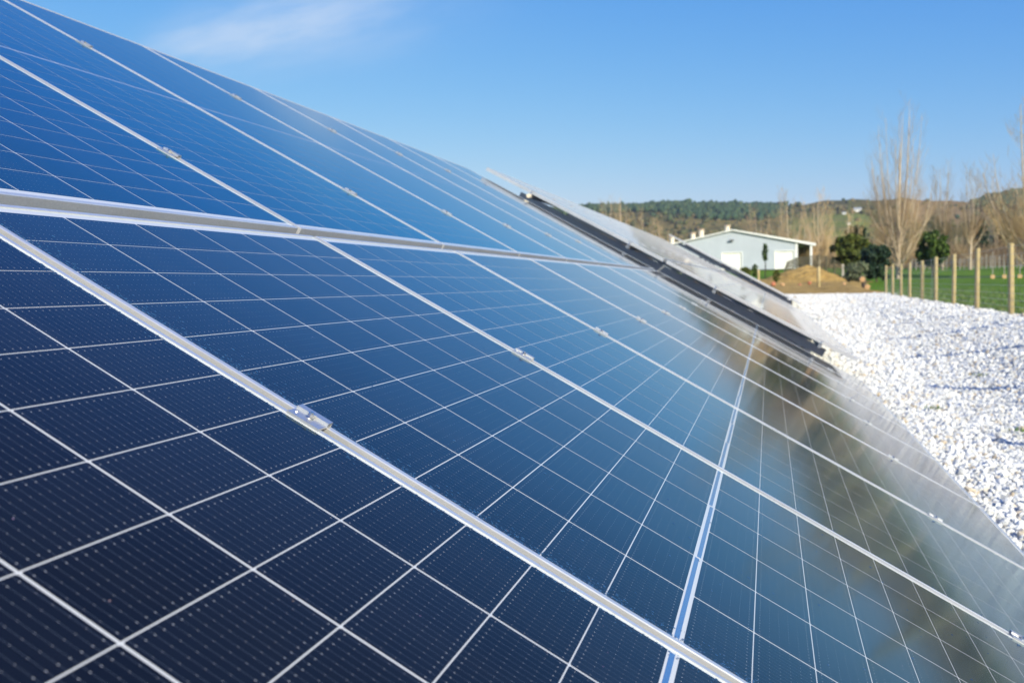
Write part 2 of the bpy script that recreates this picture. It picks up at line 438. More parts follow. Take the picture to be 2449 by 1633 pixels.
me = np_mesh('ground', np.stack([GX, GY, GZ], -1).reshape(-1, 3), grid_faces(*GX.shape), M_meadow, True)
tag(link('ground', me), kind='structure')

# gravel pad
py_ = np.concatenate([np.linspace(-12, 12, 97), np.linspace(12.3, PAD_FAR, 130)])
tt = np.concatenate([np.linspace(0, 0.62, 14)[:-1], np.linspace(0.62, 1, 40)])
PX = -14 + (pad_right(py_)[:, None] + 14) * tt[None, :]
PY = np.repeat(py_[:, None], PX.shape[1], 1)
PZ = gz(PX, PY) + 0.004
PX[:, -1] += 0.10 * bumpy(py_ * 0 + 3, py_, 0.35)
me = np_mesh('gravel_pad', np.stack([PX, PY, PZ], -1).reshape(-1, 3), grid_faces(*PX.shape), M_pad, True)
tag(link('gravel_pad', me), kind='structure')

# loose stones on the pad: geometry-node instances scattered on points
def stone_points():
    P = []; S = []
    def block(x0, x1, y0, y1, spacing, size, jitter):
        ny = int((y1 - y0) / spacing); nx = int((x1 - x0) / spacing)
        X, Y = np.meshgrid(np.linspace(x0, x1, nx), np.linspace(y0, y1, ny))
        X = X + nrg.normal(0, spacing * jitter, X.shape); Y = Y + nrg.normal(0, spacing * jitter, Y.shape)
        X, Y = X.ravel(), Y.ravel()
        k = X < pad_right(np.clip(Y, -20, PAD_FAR)) - nrg.uniform(-0.12, 0.1, X.shape)
        X, Y = X[k], Y[k]
        s = size * np.exp(nrg.normal(0, 0.30, X.shape))
        P.append(np.stack([X, Y, gz(X, Y) + s * nrg.uniform(0.05, 0.75, X.shape)], 1)); S.append(s)
    block(0.2, 5.2, 1.2, 12.0, 0.024, 0.0135, 0.45)
    block(-0.2, 5.2, 12.0, 22.0, 0.028, 0.0155, 0.45)
    block(-1.0, 6.0, 22.0, PAD_FAR + 0.15, 0.040, 0.0205, 0.5)
    return np.concatenate(P), np.concatenate(S)
sp_, ss_ = stone_points()
me = bpy.data.meshes.new('gravel_stones')
me.vertices.add(len(sp_)); me.vertices.foreach_set('co', sp_.astype(np.float32).ravel())
a_ = me.attributes.new('size', 'FLOAT', 'POINT'); a_.data.foreach_set('value', ss_.astype(np.float32))
me.update()
stones = link('gravel_stones', me)
tag(stones, 'loose white limestone gravel with tan and grey chips covering the pad beside the panels', 'gravel', kind='stuff')
ng = bpy.data.node_groups.new('scatter_stones', 'GeometryNodeTree')
ng.interface.new_socket('Geometry', in_out='INPUT', socket_type='NodeSocketGeometry')
ng.interface.new_socket('Geometry', in_out='OUTPUT', socket_type='NodeSocketGeometry')
N, L = ng.nodes, ng.links
gin, gout = N.new('NodeGroupInput'), N.new('NodeGroupOutput')
m2p = N.new('GeometryNodeMeshToPoints'); L.new(gin.outputs[0], m2p.inputs['Mesh'])
g2i = N.new('GeometryNodeGeometryToInstance')
for k in range(5):
    ic = N.new('GeometryNodeMeshIcoSphere'); ic.inputs['Radius'].default_value = 1.0; ic.inputs['Subdivisions'].default_value = 1 if k else 2
    spn = N.new('GeometryNodeSetPosition'); L.new(ic.outputs['Mesh'], spn.inputs['Geometry'])
    nt = N.new('ShaderNodeTexNoise'); nt.noise_dimensions = '4D'; nt.inputs['W'].default_value = 3.7 * k; nt.inputs['Scale'].default_value = 0.9
    pos = N.new('GeometryNodeInputPosition'); L.new(pos.outputs[0], nt.inputs['Vector'])
    sub = N.new('ShaderNodeVectorMath'); sub.operation = 'SUBTRACT'; L.new(nt.outputs['Color'], sub.inputs[0]); sub.inputs[1].default_value = (0.5, 0.5, 0.5)
    scl = N.new('ShaderNodeVectorMath'); scl.operation = 'SCALE'; scl.inputs['Scale'].default_value = 1.7; L.new(sub.outputs[0], scl.inputs[0])
    L.new(scl.outputs[0], spn.inputs['Offset'])
    L.new(spn.outputs[0], g2i.inputs[0])
iop = N.new('GeometryNodeInstanceOnPoints'); L.new(m2p.outputs[0], iop.inputs['Points']); L.new(g2i.outputs[0], iop.inputs['Instance'])
iop.inputs['Pick Instance'].default_value = True
rv = N.new('FunctionNodeRandomValue'); rv.data_type = 'FLOAT_VECTOR'; rv.inputs[0].default_value = (0, 0, 0); rv.inputs[1].default_value = (6.28, 6.28, 6.28)
L.new(rv.outputs[0], iop.inputs['Rotation'])
na = N.new('GeometryNodeInputNamedAttribute'); na.data_type = 'FLOAT'; na.inputs['Name'].default_value = 'size'
rs = N.new('FunctionNodeRandomValue'); rs.data_type = 'FLOAT_VECTOR'; rs.inputs[0].default_value = (0.75, 0.7, 0.55); rs.inputs[1].default_value = (1.35, 1.15, 0.95)
vs_ = N.new('ShaderNodeVectorMath'); vs_.operation = 'SCALE'; L.new(rs.outputs[0], vs_.inputs[0]); L.new(na.outputs[0], vs_.inputs['Scale'])
L.new(vs_.outputs[0], iop.inputs['Scale'])
sm = N.new('GeometryNodeSetMaterial'); sm.inputs['Material'].default_value = M_stone
L.new(iop.outputs[0], sm.inputs[0]); L.new(sm.outputs[0], gout.inputs[0])
md = stones.modifiers.new('scatter', 'NODES'); md.node_group = ng

# bare earth beyond the pad: lumpy sheet
ey = np.linspace(PAD_FAR - 0.6, 104, 150)
def earth_right(y): return np.interp(y, [50, 56, 66, 80, 92, 104], [6.4, 5.6, 6.0, 7.2, 8.2, 7.0])
et = np.linspace(0, 1, 120)
EX = -22 + (earth_right(ey)[:, None] + 22) * et[None, :]
EY = np.repeat(ey[:, None], EX.shape[1], 1)
edge = np.minimum(sstep(0, 0.05, 1 - et)[None, :] * np.ones_like(EX), sstep(0, 2.0, EY - ey[0]) * sstep(0, 4.0, ey[-1] - EY))
lump = 0.10 * bumpy(EX, EY, 0.7) + 0.16 * bumpy(EX, EY, 2.6, 3.0) + 0.05 * bumpy(EX, EY, 0.25, 8.0) + nrg.normal(0, 0.015, EX.shape)
berm = 0.16 * np.exp(-((EY - 58.0) / 4.0) ** 2)
EZ = gz(EX, EY) + 0.03 + edge * (0.08 + berm + lump * 0.6) - 0.05 * (1 - edge)
me = np_mesh('bare_earth', np.stack([EX, EY, EZ], -1).reshape(-1, 3), grid_faces(*EX.shape), M_soil, True)
tag(link('bare_earth', me), kind='structure')
# spoil heap
MC = at(1930, 684, 88.0)
mx = np.linspace(-5.2, 5.4, 110); my = np.linspace(-4, 5, 90)
MX, MY = np.meshgrid(mx, my)
prof = np.interp(mx, [-5.2, -3.6, -2.6, -1.6, -0.6, -0.1, 0.5, 1.4, 2.3, 3.2, 5.4], [0, 0.34, 0.66, 0.98, 1.25, 1.33, 1.24, 0.98, 0.66, 0.30, 0])[None, :]
MZ = prof * np.exp(-(np.abs(MY / 2.5)) ** 2.2)
MZ = MZ * (1 + 0.15 * bumpy(MX, MY, 0.6)) + 0.06 * bumpy(MX, MY, 0.26, 2.0) * (MZ > 0.1) + nrg.normal(0, 0.02, MX.shape) * (MZ > 0.05)
me = np_mesh('dirt_mound', np.stack([MX + MC.x, MY + MC.y, MZ - 0.15 + gz(MX + MC.x, MY + MC.y) + 0.12], -1).reshape(-1, 3), grid_faces(*MX.shape), M_soil, True)
tag(link('dirt_mound', me), kind='structure')

# hills
AZ0 = -14.085630
def px_az(px): return AZ0 + math.degrees(math.atan((px - 1224.5) / 2449))
ridge_px = [(1300, 505), (1400, 499), (1470, 497), (1527, 498), (1570, 494), (1617, 490), (1668, 492), (1720, 494), (1783, 494), (1846, 492), (1900, 494), (1940, 488), (1976, 481), (2041, 476), (2084, 481),
            (2168, 475), (2244, 481), (2321, 484), (2351, 477), (2397, 468), (2449, 460)]
r_az, r_el = [-110, -80, -40, -22], [3.6, 4.6, 3.9, 4.3]
for px, py in ridge_px:
    d = CAMROT @ Vector(((px - 1224.5) / 2449, -(py - 816.5) / 2449, -1.0))
    r_az.append(math.degrees(math.atan2(d.x, d.y))); r_el.append(math.degrees(math.atan2(d.z, math.hypot(d.x, d.y))))
r_az += [14.5, 17, 21, 27, 40, 60, 90, 110]; r_el += [4.2, 3.6, 3.2, 3.0, 4.2, 4.6, 5.0, 4.0]
haz = np.concatenate([np.linspace(-110, -16, 160)[:-1], np.linspace(-16, 30, 330)[:-1], np.linspace(30, 110, 140)])
hr = np.concatenate([np.linspace(240, 1150, 90), np.linspace(1180, 2600, 24)])
HA, HR = np.meshgrid(haz, hr)
HX, HY = HR * np.sin(np.radians(HA)), HR * np.cos(np.radians(HA))
el = np.interp(HA, r_az, r_el)
s_ = np.clip((HR - 240) / 860.0, 0, 1)
spur = bumpy(HX, HY, 95.0, 1.3) * 0.10 + bumpy(HX, HY, 42.0, 5.0) * 0.045
sh = np.clip(s_ ** 0.85 + spur * np.sin(np.pi * np.clip(s_, 0, 1)) * 1.1, 0, 1)
frac = np.where(HR <= 1100, sh, 1.0)
HZ = 1.15 + np.tan(np.radians(el)) * np.minimum(HR, 1100) * frac + bumpy(HX, HY, 16.0, 9.0) * 1.3 * (s_ > 0.1) - np.where(HR > 1100, (HR - 1100) * 0.10, 0)
HZ = np.where(HR < 300, np.minimum(HZ, 2.0 + (HR - 250) * 0.06), HZ)
ang = np.where(HR <= 1100, frac * np.minimum(HR, 1100) / 1100.0, 1.0)      # share of the ridge's elevation, seen from the pad
nz_ = bumpy(HX, HY, 60.0, 2.0); nz2 = bumpy(HX, HY, 22.0, 4.0); nz3 = bumpy(HX, HY, 130.0, 7.0)
cover = np.zeros(HX.shape + (3,))
scrub = np.array((0.125, 0.115, 0.045)); brown = np.array((0.31, 0.215, 0.105)); dforest = np.array((0.032, 0.058, 0.036)); past = np.array((0.18, 0.22, 0.055)); dry = np.array((0.22, 0.19, 0.085))
cover[:] = scrub
w = sstep(-0.2, 0.5, nz_ + nz2 * 0.5)[..., None]; cover = cover * (1 - w) + np.array((0.20, 0.165, 0.07)) * w
pa = np.array([px_az(p) for p in (1380, 1800, 1885, 1960, 2095, 2130)])
wf = sstep(0.74, 0.88, ang + 0.16 * nz_ + 0.05 * nz2) * (1 - sstep(pa[1], pa[2], HA)) * sstep(-120, -100, HA)
wf2 = sstep(0.60, 0.80, ang + 0.25 * nz_ + 0.1 * nz2) * sstep(px_az(2310), px_az(2440), HA) * (1 - sstep(12.5, 14, HA))
wf = np.maximum(np.maximum(wf, wf2), 0.9 * sstep(0.35, 0.7, nz3) * sstep(32, 40, HA))[..., None]
wp_ = (sstep(pa[2] - 0.6, pa[2] + 0.6, HA) * (1 - sstep(pa[4] - 0.8, pa[5], HA)) * sstep(0.16, 0.28, ang) * (1 - sstep(0.66, 0.86, ang + 0.1 * nz_)))[..., None]
wd = (sstep(pa[4], pa[5] + 1.0, HA) * sstep(0.35, 0.6, ang + 0.15 * nz2))[..., None]
cover = cover * (1 - wd) + brown * wd
cover = cover * (1 - wf) + dforest * wf
pp = past * (1 - sstep(-0.1, 0.6, nz2)[..., None] * 0.6) + dry * sstep(-0.1, 0.6, nz2)[..., None] * 0.6
cover = cover * (1 - wp_) + pp * wp_
me = np_mesh('hills', np.stack([HX, HY, HZ], -1).reshape(-1, 3), grid_faces(*HX.shape)[:, ::-1], M_hill, True)
ca_ = me.color_attributes.new('cover', 'FLOAT_COLOR', 'POINT')
ca_.data.foreach_set('color', np.concatenate([cover, np.ones(HX.shape + (1,))], -1).astype(np.float32).ravel())
tag(link('hills', me), kind='structure')

# woods and scrub on the hills: small crowns, joined
ico_v = []; t_ = (1 + 5 ** 0.5) / 2
for a in (-1, 1):
    for b in (-t_, t_): ico_v += [(a, b, 0), (0, a, b), (b, 0, a)]
ico_v = np.array(ico_v) / np.linalg.norm(ico_v[0])
from itertools import combinations
ed = min(np.linalg.norm(ico_v[i] - ico_v[j]) for i, j in combinations(range(12), 2)) * 1.01
ico_f = []
for i, j, k in combinations(range(12), 3):
    if all(np.linalg.norm(ico_v[p] - ico_v[q]) < ed for p, q in ((i, j), (j, k), (i, k))):
        n = np.cross(ico_v[j] - ico_v[i], ico_v[k] - ico_v[i])
        ico_f.append((i, j, k) if n @ ico_v[i] > 0 else (i, k, j))
ico_f = np.array(ico_f)
def crowns(name, centres, rad, tall, mat):
    n = len(centres)
    V = ico_v[None] * (1 + nrg.normal(0, 0.22, (n, 12, 1)))
    V = V * np.stack([rad, rad, rad * tall], 1)[:, None, :] + centres[:, None, :]
    F = ico_f[None] + (np.arange(n) * 12)[:, None, None]
    return np_mesh(name, V.reshape(-1, 3), F.reshape(-1, 3), mat)
def hill_pick(weight, n):
    p = (weight * HR ** 1.0).ravel(); p = p / p.sum()
    idx = nrg.choice(p.size, n, p=p)
    q = np.stack([HX.ravel()[idx], HY.ravel()[idx], HZ.ravel()[idx]], 1)
    q[:, 0] += nrg.normal(0, 5, n); q[:, 1] += nrg.normal(0, 5, n)
    return q
vis = ((HA > -24) & (HA < 32) & (HR < 1120)).astype(float)
c = hill_pick(wf[..., 0] * vis, 9000)
rr = nrg.uniform(1.5, 2.9, len(c)); c[:, 2] += rr * 0.5
me = crowns('hillside_forest', c, rr, nrg.uniform(1.0, 1.7, len(c)), M_forest)
tag(link('hillside_forest', me), 'dark green plantation forest covering the far hill ridge', 'forest', kind='stuff')
c = hill_pick((1 - wf[..., 0]) * (1 - wp_[..., 0]) * (1 - 0.7 * wd[..., 0]) * vis * (0.25 + (nz_ > 0)) * (HR > 330), 2600)
rr = nrg.uniform(1.2, 3.0, len(c)); c[:, 2] += rr * 0.1
me = crowns('hillside_scrub', c, rr, nrg.uniform(0.7, 1.2, len(c)), M_scrub)
tag(link('hillside_scrub', me), 'brown and olive scrub dotting the lower slopes of the far hills', 'scrub', kind='stuff')

# ------------------------------------------------------------------ solar arrays
PU, PV, MG, PW = 0.184, 0.0901916, 0.0140981, 1.1472613
CW, CH = PU - 0.0035, PV - 0.0016
MX0 = 0.0125                      # frame edge to the first cell column
MT = 0.025                        # frame edge to the first cell row
PLEN = MT * 2 + 24 * PV + MG      # panel length
PWID = MX0 * 2 + 6 * PU           # panel width
LIP, FH = 0.0092, 0.035
# local panel axes: x down the slope, y along the row, z out of the glass; origin at the panel's upper, nearer corner
def cell_mesh(mat, name):
    h, w, ch, t = CH / 2, CW / 2, 0.0022, 0.0001
    ring = [(-h, -w + ch), (-h + ch * 0.7, -w), (h, -w), (h, w), (-h + ch * 0.7, w), (-h, w - ch)]
    vs = [(x, y, 0.0) for x, y in ring] + [(x, y, -t) for x, y in ring]
    n = len(ring)
    fs = [tuple(range(n))] + [(k, k + n, (k + 1) % n + n, (k + 1) % n) for k in range(n)]
    me = bpy.data.meshes.new(name); me.from_pydata(vs, [], fs); me.materials.append(mat)
    uv = me.uv_layers.new(name='UVMap')
    for p in me.polygons:
        for li in p.loop_indices:
            v = me.vertices[me.loops[li].vertex_index].co
            uv.data[li].uv = ((v.x + h) / (2 * h), (v.y + w) / (2 * w))
    me.update(); return me
def cell_centres():
    out = []
    for r in range(24):
        x = MT + (r + 0.5) * PV + (MG if r >= 12 else 0)
        for c in range(6): out.append((x, MX0 + (c + 0.5) * PU))
    return out
CENT = cell_centres()
cell_me = [cell_mesh(mm, 'solar_cell') for mm in M_cell]
def joined_cells(mat):
    base = cell_me[0]
    bv = np.array([v.co[:] for v in base.vertices])[:6]
    V = np.concatenate([bv + np.array((x, y, 0)) for x, y in CENT])
    F = [tuple(range(6 * i, 6 * i + 6)) for i in range(len(CENT))]
    me = bpy.data.meshes.new('cells'); me.from_pydata([tuple(v) for v in V], [], F); me.materials.append(mat)
    uv = me.uv_layers.new(name='UVMap')
    h, w = CH / 2, CW / 2
    uvs = np.tile(np.stack([(bv[:, 0] + h) / (2 * h), (bv[:, 1] + w) / (2 * w)], 1), (len(CENT), 1))
    uv.data.foreach_set('uv', uvs.astype(np.float32).ravel())
    me.update(); return me
cells_me = [joined_cells(mm) for mm in M_cell]

def frame_mesh():
    b = MB()
    # profile from the outer top edge: lip over the glass, outer wall, return flange below
    ch = 0.0012
    def rail(p0, p1, inward):
        p0, p1, inw = Vector(p0), Vector(p1), Vector(inward)
        d = (p1 - p0).normalized()
        prof = [(0.0, -FH), (0.0, 0.0015 - ch), (ch, 0.0015), (LIP, 0.0015), (LIP, -0.0008), (0.0022, -0.0008), (0.0022, -FH + 0.002), (0.020, -FH + 0.002), (0.020, -FH)]
        n = len(prof); vs = []
        for end, p in ((0, p0), (1, p1)):
            for a, z in prof:
                mitre = a if end == 0 else -a
                vs.append(tuple(p + inw * a + d * mitre + Vector((0, 0, z))))
        fs = [(k, (k + 1) % n, (k + 1) % n + n, k + n) for k in range(n)]
        b.add(vs, fs)
    A, B_, C_, D_ = (0, 0, 0), (PLEN, 0, 0), (PLEN, PWID, 0), (0, PWID, 0)
    rail(A, B_, (0, 1, 0)); rail(B_, C_, (-1, 0, 0)); rail(C_, D_, (0, -1, 0)); rail(D_, A, (1, 0, 0))
    me = b.mesh('frame', M_frame)
    bm = bmesh.new(); bm.from_mesh(me); bmesh.ops.remove_doubles(bm, verts=bm.verts, dist=1e-6); bmesh.ops.recalc_face_normals(bm, faces=bm.faces); bm.to_mesh(me); bm.free()
    return me
frame_me = frame_mesh()
def backsheet_mesh():
    b = MB(); e = 0.003
    b.box(e, PLEN - e, e, PWID - e, -0.0062, -0.0002)
    me = b.mesh('backsheet', [M_back, M_rear])
    for p in me.polygons: p.material_index = 0 if p.normal.z > 0.5 else 1
    return me
back_me = backsheet_mesh()
def ribbon_mesh():
    b = MB(); xm = MT + 12 * PV + MG / 2
    for c in range(3):
        off = 0.0012 * (1 if c % 2 else -1)
        y0 = MX0 + c * 2 * PU + 0.004; y1 = MX0 + (c + 1) * 2 * PU - 0.004
        b.box(xm - 0.0034 + off, xm + 0.0034 + off, y0, y1, -0.0001, 0.0001)
    return b.mesh('bus_ribbon', M_ribbon)
ribbon_me = ribbon_mesh()

class Table:
    def __init__(s, origin, tilt):
        t = math.radians(tilt)
        s.o = Vector(origin); s.v = Vector((math.cos(t), 0, -math.sin(t))); s.u = Vector((0, 1, 0)); s.n = Vector((math.sin(t), 0, math.cos(t)))
    def p(s, u, v, n=0.0): return s.o + s.u * u + s.v * v + s.n * n
    def mat(s, u, v, n=0.0, du=0.0, dv=0.0):
        """matrix at (u, v) with the panel turned a little (degrees) about the row and about the slope"""
        R = Matrix((s.v, s.u, s.n)).transposed() @ Matrix.Rotation(math.radians(du), 3, 'Y') @ Matrix.Rotation(math.radians(dv), 3, 'X')
        return Matrix.Translation(s.p(u, v, n)) @ R.to_4x4()

GAPV = 0.04
V_LOW, V_UP = -MT, -MT - GAPV - PLEN
ORD = ['first', 'second', 'third', 'fourth', 'fifth', 'sixth', 'seventh', 'eighth', 'ninth', 'tenth', 'eleventh', 'twelfth', 'thirteenth', 'fourteenth', 'fifteenth', 'sixteenth', 'seventeenth', 'eighteenth', 'nineteenth', 'twentieth']
def panel(tab, k, row, label, group, single, var, du=0.0, dv=0.0):
    """k = column, row 'low' or 'up'"""
    u = (k - 1) * PW - MX0
    v = V_LOW if row == 'low' else V_UP
    root = empty('solar_panel', tab.mat(u, v, 0.0, du, dv))
    tag(root, label, 'solar panel', group)
    link('frame', frame_me, root); link('backsheet', back_me, root); link('bus_ribbon', ribbon_me, root)
    if single:
        for x, y in CENT: link('cell', cell_me[var], root, (x, y, 0.0))
    else:
        tag(link('cells', cells_me[var], root), kind='stuff')
    return root

T1 = Table((-1.05441594, 1.18942198, 1.26844448), 29.3763)
var_low = {-1: 0, 0: 2, 1: 0, 2: 1, 3: 1, 4: 1, 5: 1, 6: 1, 7: 1, 8: 1}
low_du = {0: 0.0, 1: 0.0, 2: 0.0}
look_low = {-1: 'lower-row panel nearest the photographer, just out of the picture below the bottom left corner',
            0: 'dark navy lower-row panel filling the bottom left corner of the near array',
            1: 'lower-row panel with dewdrops along the wide pale rail, second from the bottom left corner',
            2: 'bright blue lower-row panel, third from the bottom left corner of the near array'}
look_up = {-1: 'upper-row panel first of the near array, out of the picture', 0: 'upper-row panel second of the near array, out of the picture',
           1: 'upper-row dark blue panel cut by the left picture edge just above the grey joint'}
for k in range(-1, 9):
    far_word = ORD[8 - k] if 8 - k < 20 else ''
    lab = look_low.get(k, 'lower-row panel of the near array, %s from its far end' % ('first' if k == 8 else ORD[8 - k]))
    panel(T1, k, 'low', lab, 'solar panels of the near array', 0 <= k <= 5, var_low[k] )
    lab = look_up.get(k, 'upper-row panel of the near array, %s from its far end' % ('first' if k == 8 else ORD[8 - k]))
    panel(T1, k, 'up', lab, 'solar panels of the near array', 1 <= k <= 5, 4)

# second table, a little higher, beyond a narrow gap; third behind it
T2 = Table((0, 0, 0), 28.5)
T2.o = Vector((-3.05, 11.15, 2.485)) - T2.v * V_UP + T2.u * MX0
N2 = 17
for k in range(1, N2 + 1):
    for row in ('low', 'up'):
        panel(T2, k, row, '%s-row panel of the middle array, %s from its near end' % ('lower' if row == 'low' else 'upper', ORD[k - 1]), 'solar panels of the middle array', False, 3)
T3 = Table((0, 0, 0), 29.3)
T3.o = Vector((-2.98, 32.2, 2.69)) - T3.v * V_UP + T3.u * MX0
for k in range(1, 9):
    for row in ('low', 'up'):
        panel(T3, k, row, '%s-row panel of the farthest array, %s from its near end' % ('lower' if row == 'low' else 'upper', ORD[k - 1]), 'solar panels of the farthest array', False, 3)

# racks
CLV = (0.572, 1.80, -0.47, -1.70)
def rack(tab, u0, u1, name_label, step=3.4):
    mid = tab.p((u0 + u1) / 2, 0)
    root = empty('mounting_rack', loc=(mid.x, mid.y, float(gz(mid.x, mid.y))))
    tag(root, name_label, 'mounting rack', 'racks under the solar arrays')
    off = root.location
    def P(u, v, n): return tab.p(u, v, n) - off
    for v in CLV:
        b = MB()
        b.bar(P(u0 + 0.01, v, -FH - 0.024), P(u1 - 0.01, v, -FH - 0.024), 0.04, 0.046, tab.n)
        b.bar(P(u0 - 0.055, v, -FH - 0.030), P(u0 + 0.008, v, -FH - 0.030), 0.035, 0.034, tab.n)
        link('purlin', b.mesh('purlin', M_galv), root)
    n = max(2, int(round((u1 - u0) / step)) + 1)
    for i in range(n):
        u = u0 + 0.55 + (u1 - u0 - 1.1) * i / (n - 1)
        b = MB(); b.bar(P(u, -1.95, -FH - 0.095), P(u, 1.92, -FH - 0.095), 0.06, 0.09, tab.n); link('rafter', b.mesh('rafter', M_galv), root)
        for v in (-1.15, 1.05):
            top = tab.p(u, v, -FH - 0.14); g = float(gz(top.x, top.y)) - 0.25
            b = MB(); b.box(-0.05, 0.05, -0.05, 0.05, 0, top.z - g)
            o = link('leg', b.mesh('leg', M_galv), root); o.location = Vector((top.x, top.y + 0.09, g)) - off
        b = MB(); b.bar(P(u - 0.07, -1.15, -0.9), P(u - 0.07, 0.25, -FH - 0.14), 0.035, 0.035); link('brace', b.mesh('brace', M_galv), root)
rack(T1, -2 * PW - MX0, 8 * PW - MX0 - 0.02, 'galvanised rack carrying the near solar array')
rack(T2, -MX0, N2 * PW - MX0 - 0.02, 'galvanised rack carrying the middle solar array, dark beneath the panels')
rack(T3, -MX0, 8 * PW - MX0 - 0.02, 'galvanised rack carrying the farthest solar array')

# clamps: channel in the gap between two frames, with flanges over both lips and a hex bolt
def mid_clamp_parts(gap):
    L = 0.047; g = gap / 2
    b = MB()
    prof = [(-g - 0.0105, 0.0017), (g - 0.0012, 0.0017), (g - 0.0012, 0.0060), (g + 0.0082, 0.0060), (g + 0.0082, 0.0017), (g + 0.0105, 0.0017),
            (g + 0.0105, 0.0080), (g - 0.0036, 0.0080), (g - 0.0036, 0.0042), (-g - 0.0105, 0.0042)]
    n = len(prof)
    vs = [(-L / 2, y, z) for y, z in prof] + [(L / 2, y, z) for y, z in prof]
    b.add(vs, [(k, (k + 1) % n, (k + 1) % n + n, k + n) for k in range(n)])
    # end faces: the three walls and two flanges
    for s in (0, n):
        for q in ((0, 1, 8, 9), (1, 2, 7, 8), (2, 3, 6, 7), (3, 4, 5, 6)):
            b.f.append(tuple(i + s for i in (q if s == 0 else reversed(q))))
    ch = b.mesh('channel', M_clamp)
    bm = bmesh.new(); bm.from_mesh(ch); bmesh.ops.recalc_face_normals(bm, faces=bm.faces); bm.to_mesh(ch); bm.free()
    b = MB()
    yb = -0.0005
    b.tube([(0.0, yb, 0.0042), (0.0, yb, 0.0054)], [0.0062, 0.0062], 16)
    b.tube([(0.0, yb, 0.0054), (0.0, yb, 0.0106)], [0.0046, 0.0046], 6)
    b.tube([(0.0, yb, 0.0106), (0.0, yb, 0.0122)], [0.0026, 0.0024], 8)
    bo = b.mesh('bolt', M_bolt)
    b = MB(); b.tube([(-L / 2 + 0.007, -g + 0.002, 0.0042), (-L / 2 + 0.007, -g + 0.002, 0.0054)], [0.0024, 0.0016], 10); rv_ = b.mesh('rivet', M_bolt)
    return ch, bo, rv_
ch_me, bolt_me, rivet_me = mid_clamp_parts(PW - PWID)
def clamp(tab, u, v, label, group):
    root = empty('mid_clamp', tab.mat(u, v, 0.0)); tag(root, label, 'clamp', group)
    link('channel', ch_me, root); link('bolt', bolt_me, root); link('rivet', rivet_me, root)
row_name = {0.572: 'upper clamp on the lower panels', 1.80: 'lower clamp on the lower panels', -0.47: 'lower clamp on the upper panels', -1.70: 'upper clamp on the upper panels'}
for k in range(-1, 8):
    for v in CLV:
        u = k * PW - MX0 - (PW - PWID) / 2
        lab = '%s, %s gap from the near array\'s far end' % (row_name[v], ORD[7 - k])
        if k == 0 and v == 0.572: lab = 'silver clamp with hex bolt in the nearest wide rail, sharpest in the picture'
        clamp(T1, u, v, lab, 'clamps on the near array')
for k in range(1, 6):
    for v in CLV:
        clamp(T2, k * PW - MX0 - (PW - PWID) / 2, v, '%s, %s gap of the middle array' % (row_name[v], ORD[k - 1]), 'clamps on the middle array')
# end clamps on the near edge of the tables
def end_clamp_meshes():
    b = MB()
    b.box(-0.026, 0.026, -0.004, 0.0095, 0.0018, 0.0052)
    b.box(-0.026, 0.026, -0.004, -0.0005, -0.036, 0.0018)
    b.box(-0.026, 0.026, -0.034, -0.004, -0.036, -0.0325)
    body = b.mesh('bracket', M_clamp)
    b = MB(); b.tube([(0, -0.02, -0.0325), (0, -0.02, -0.021)], [0.0085, 0.0085], 6); b.tube([(0, -0.02, -0.021), (0, -0.02, -0.004)], [0.004, 0.004], 8)
    return body, b.mesh('bolt', M_bolt)
ecb, ecbolt = end_clamp_meshes()
ename = {0.572: 'third highest', 1.80: 'lowest', -0.47: 'second highest', -1.70: 'highest'}
for tab, nm in ((T2, 'middle'), (T3, 'farthest')):
    for v in CLV:
        root = empty('end_clamp', tab.mat(-MX0, v)); tag(root, '%s end clamp on the near edge of the %s array' % (ename[v], nm), 'clamp', 'end clamps of the arrays behind')
        link('bracket', ecb, root); link('bolt', ecbolt, root)
# purlin end caps of the middle table (pale plastic cap on the highest purlin)
c0 = T2.p(-MX0 - 0.060, -1.70, -FH - 0.030)
b = MB(); b.tube([(0, -0.03, 0), (0, 0.012, 0)], [0.024, 0.026], 12)
o = link('rail_plug', b.mesh('rail_plug', M_cream)); o.location = c0
tag(o, 'cream plastic cap on the highest rail end of the middle array', 'plug')

# dewdrops held along the frames of the two nearest panels
def drops(tab, spots, name, label):
    hemi = []; nl = 6
    for zz, rr in ((0.0, 1.0), (0.45, 0.80), (0.72, 0.35)):
        hemi += [(rr * math.cos(2 * math.pi * k / nl), rr * math.sin(2 * math.pi * k / nl), zz) for k in range(nl)]
    hemi = np.array(hemi); hf = [(a * nl + k, a * nl + (k + 1) % nl, (a + 1) * nl + (k + 1) % nl, (a + 1) * nl + k) for a in range(2) for k in range(nl)]
    hf = np.array(hf); V = []; F = []
    for i, (u, v, r) in enumerate(spots):
        q = hemi * np.array((r * nrg.uniform(0.9, 1.7), r * nrg.uniform(0.8, 1.1), r * 0.42)) + np.array((v, u, 0.0001))
        V.append(q); F.append(hf + i * len(hemi))
    me = np_mesh(name, np.concatenate(V), np.concatenate(F), M_drop, True)
    o = bpy.data.objects.new(name, me); o.matrix_world = tab.mat(0, 0); col.objects.link(o)
    tag(o, label, 'dew', kind='stuff')
sp1 = []
for _ in range(2100):
    sp1.append((nrg.exponential(0.012) + 0.0005, nrg.uniform(-0.01, 2.2), nrg.uniform(0.0004, 0.0016)))
for _ in range(260):
    sp1.append((nrg.uniform(0.02, 1.09), nrg.uniform(0.0, 2.1), nrg.uniform(0.0006, 0.0022)))
for _ in range(500):
    sp1.append((PW + nrg.exponential(0.008) + 0.0005, nrg.uniform(0, 2.2), nrg.uniform(0.0005, 0.0016)))
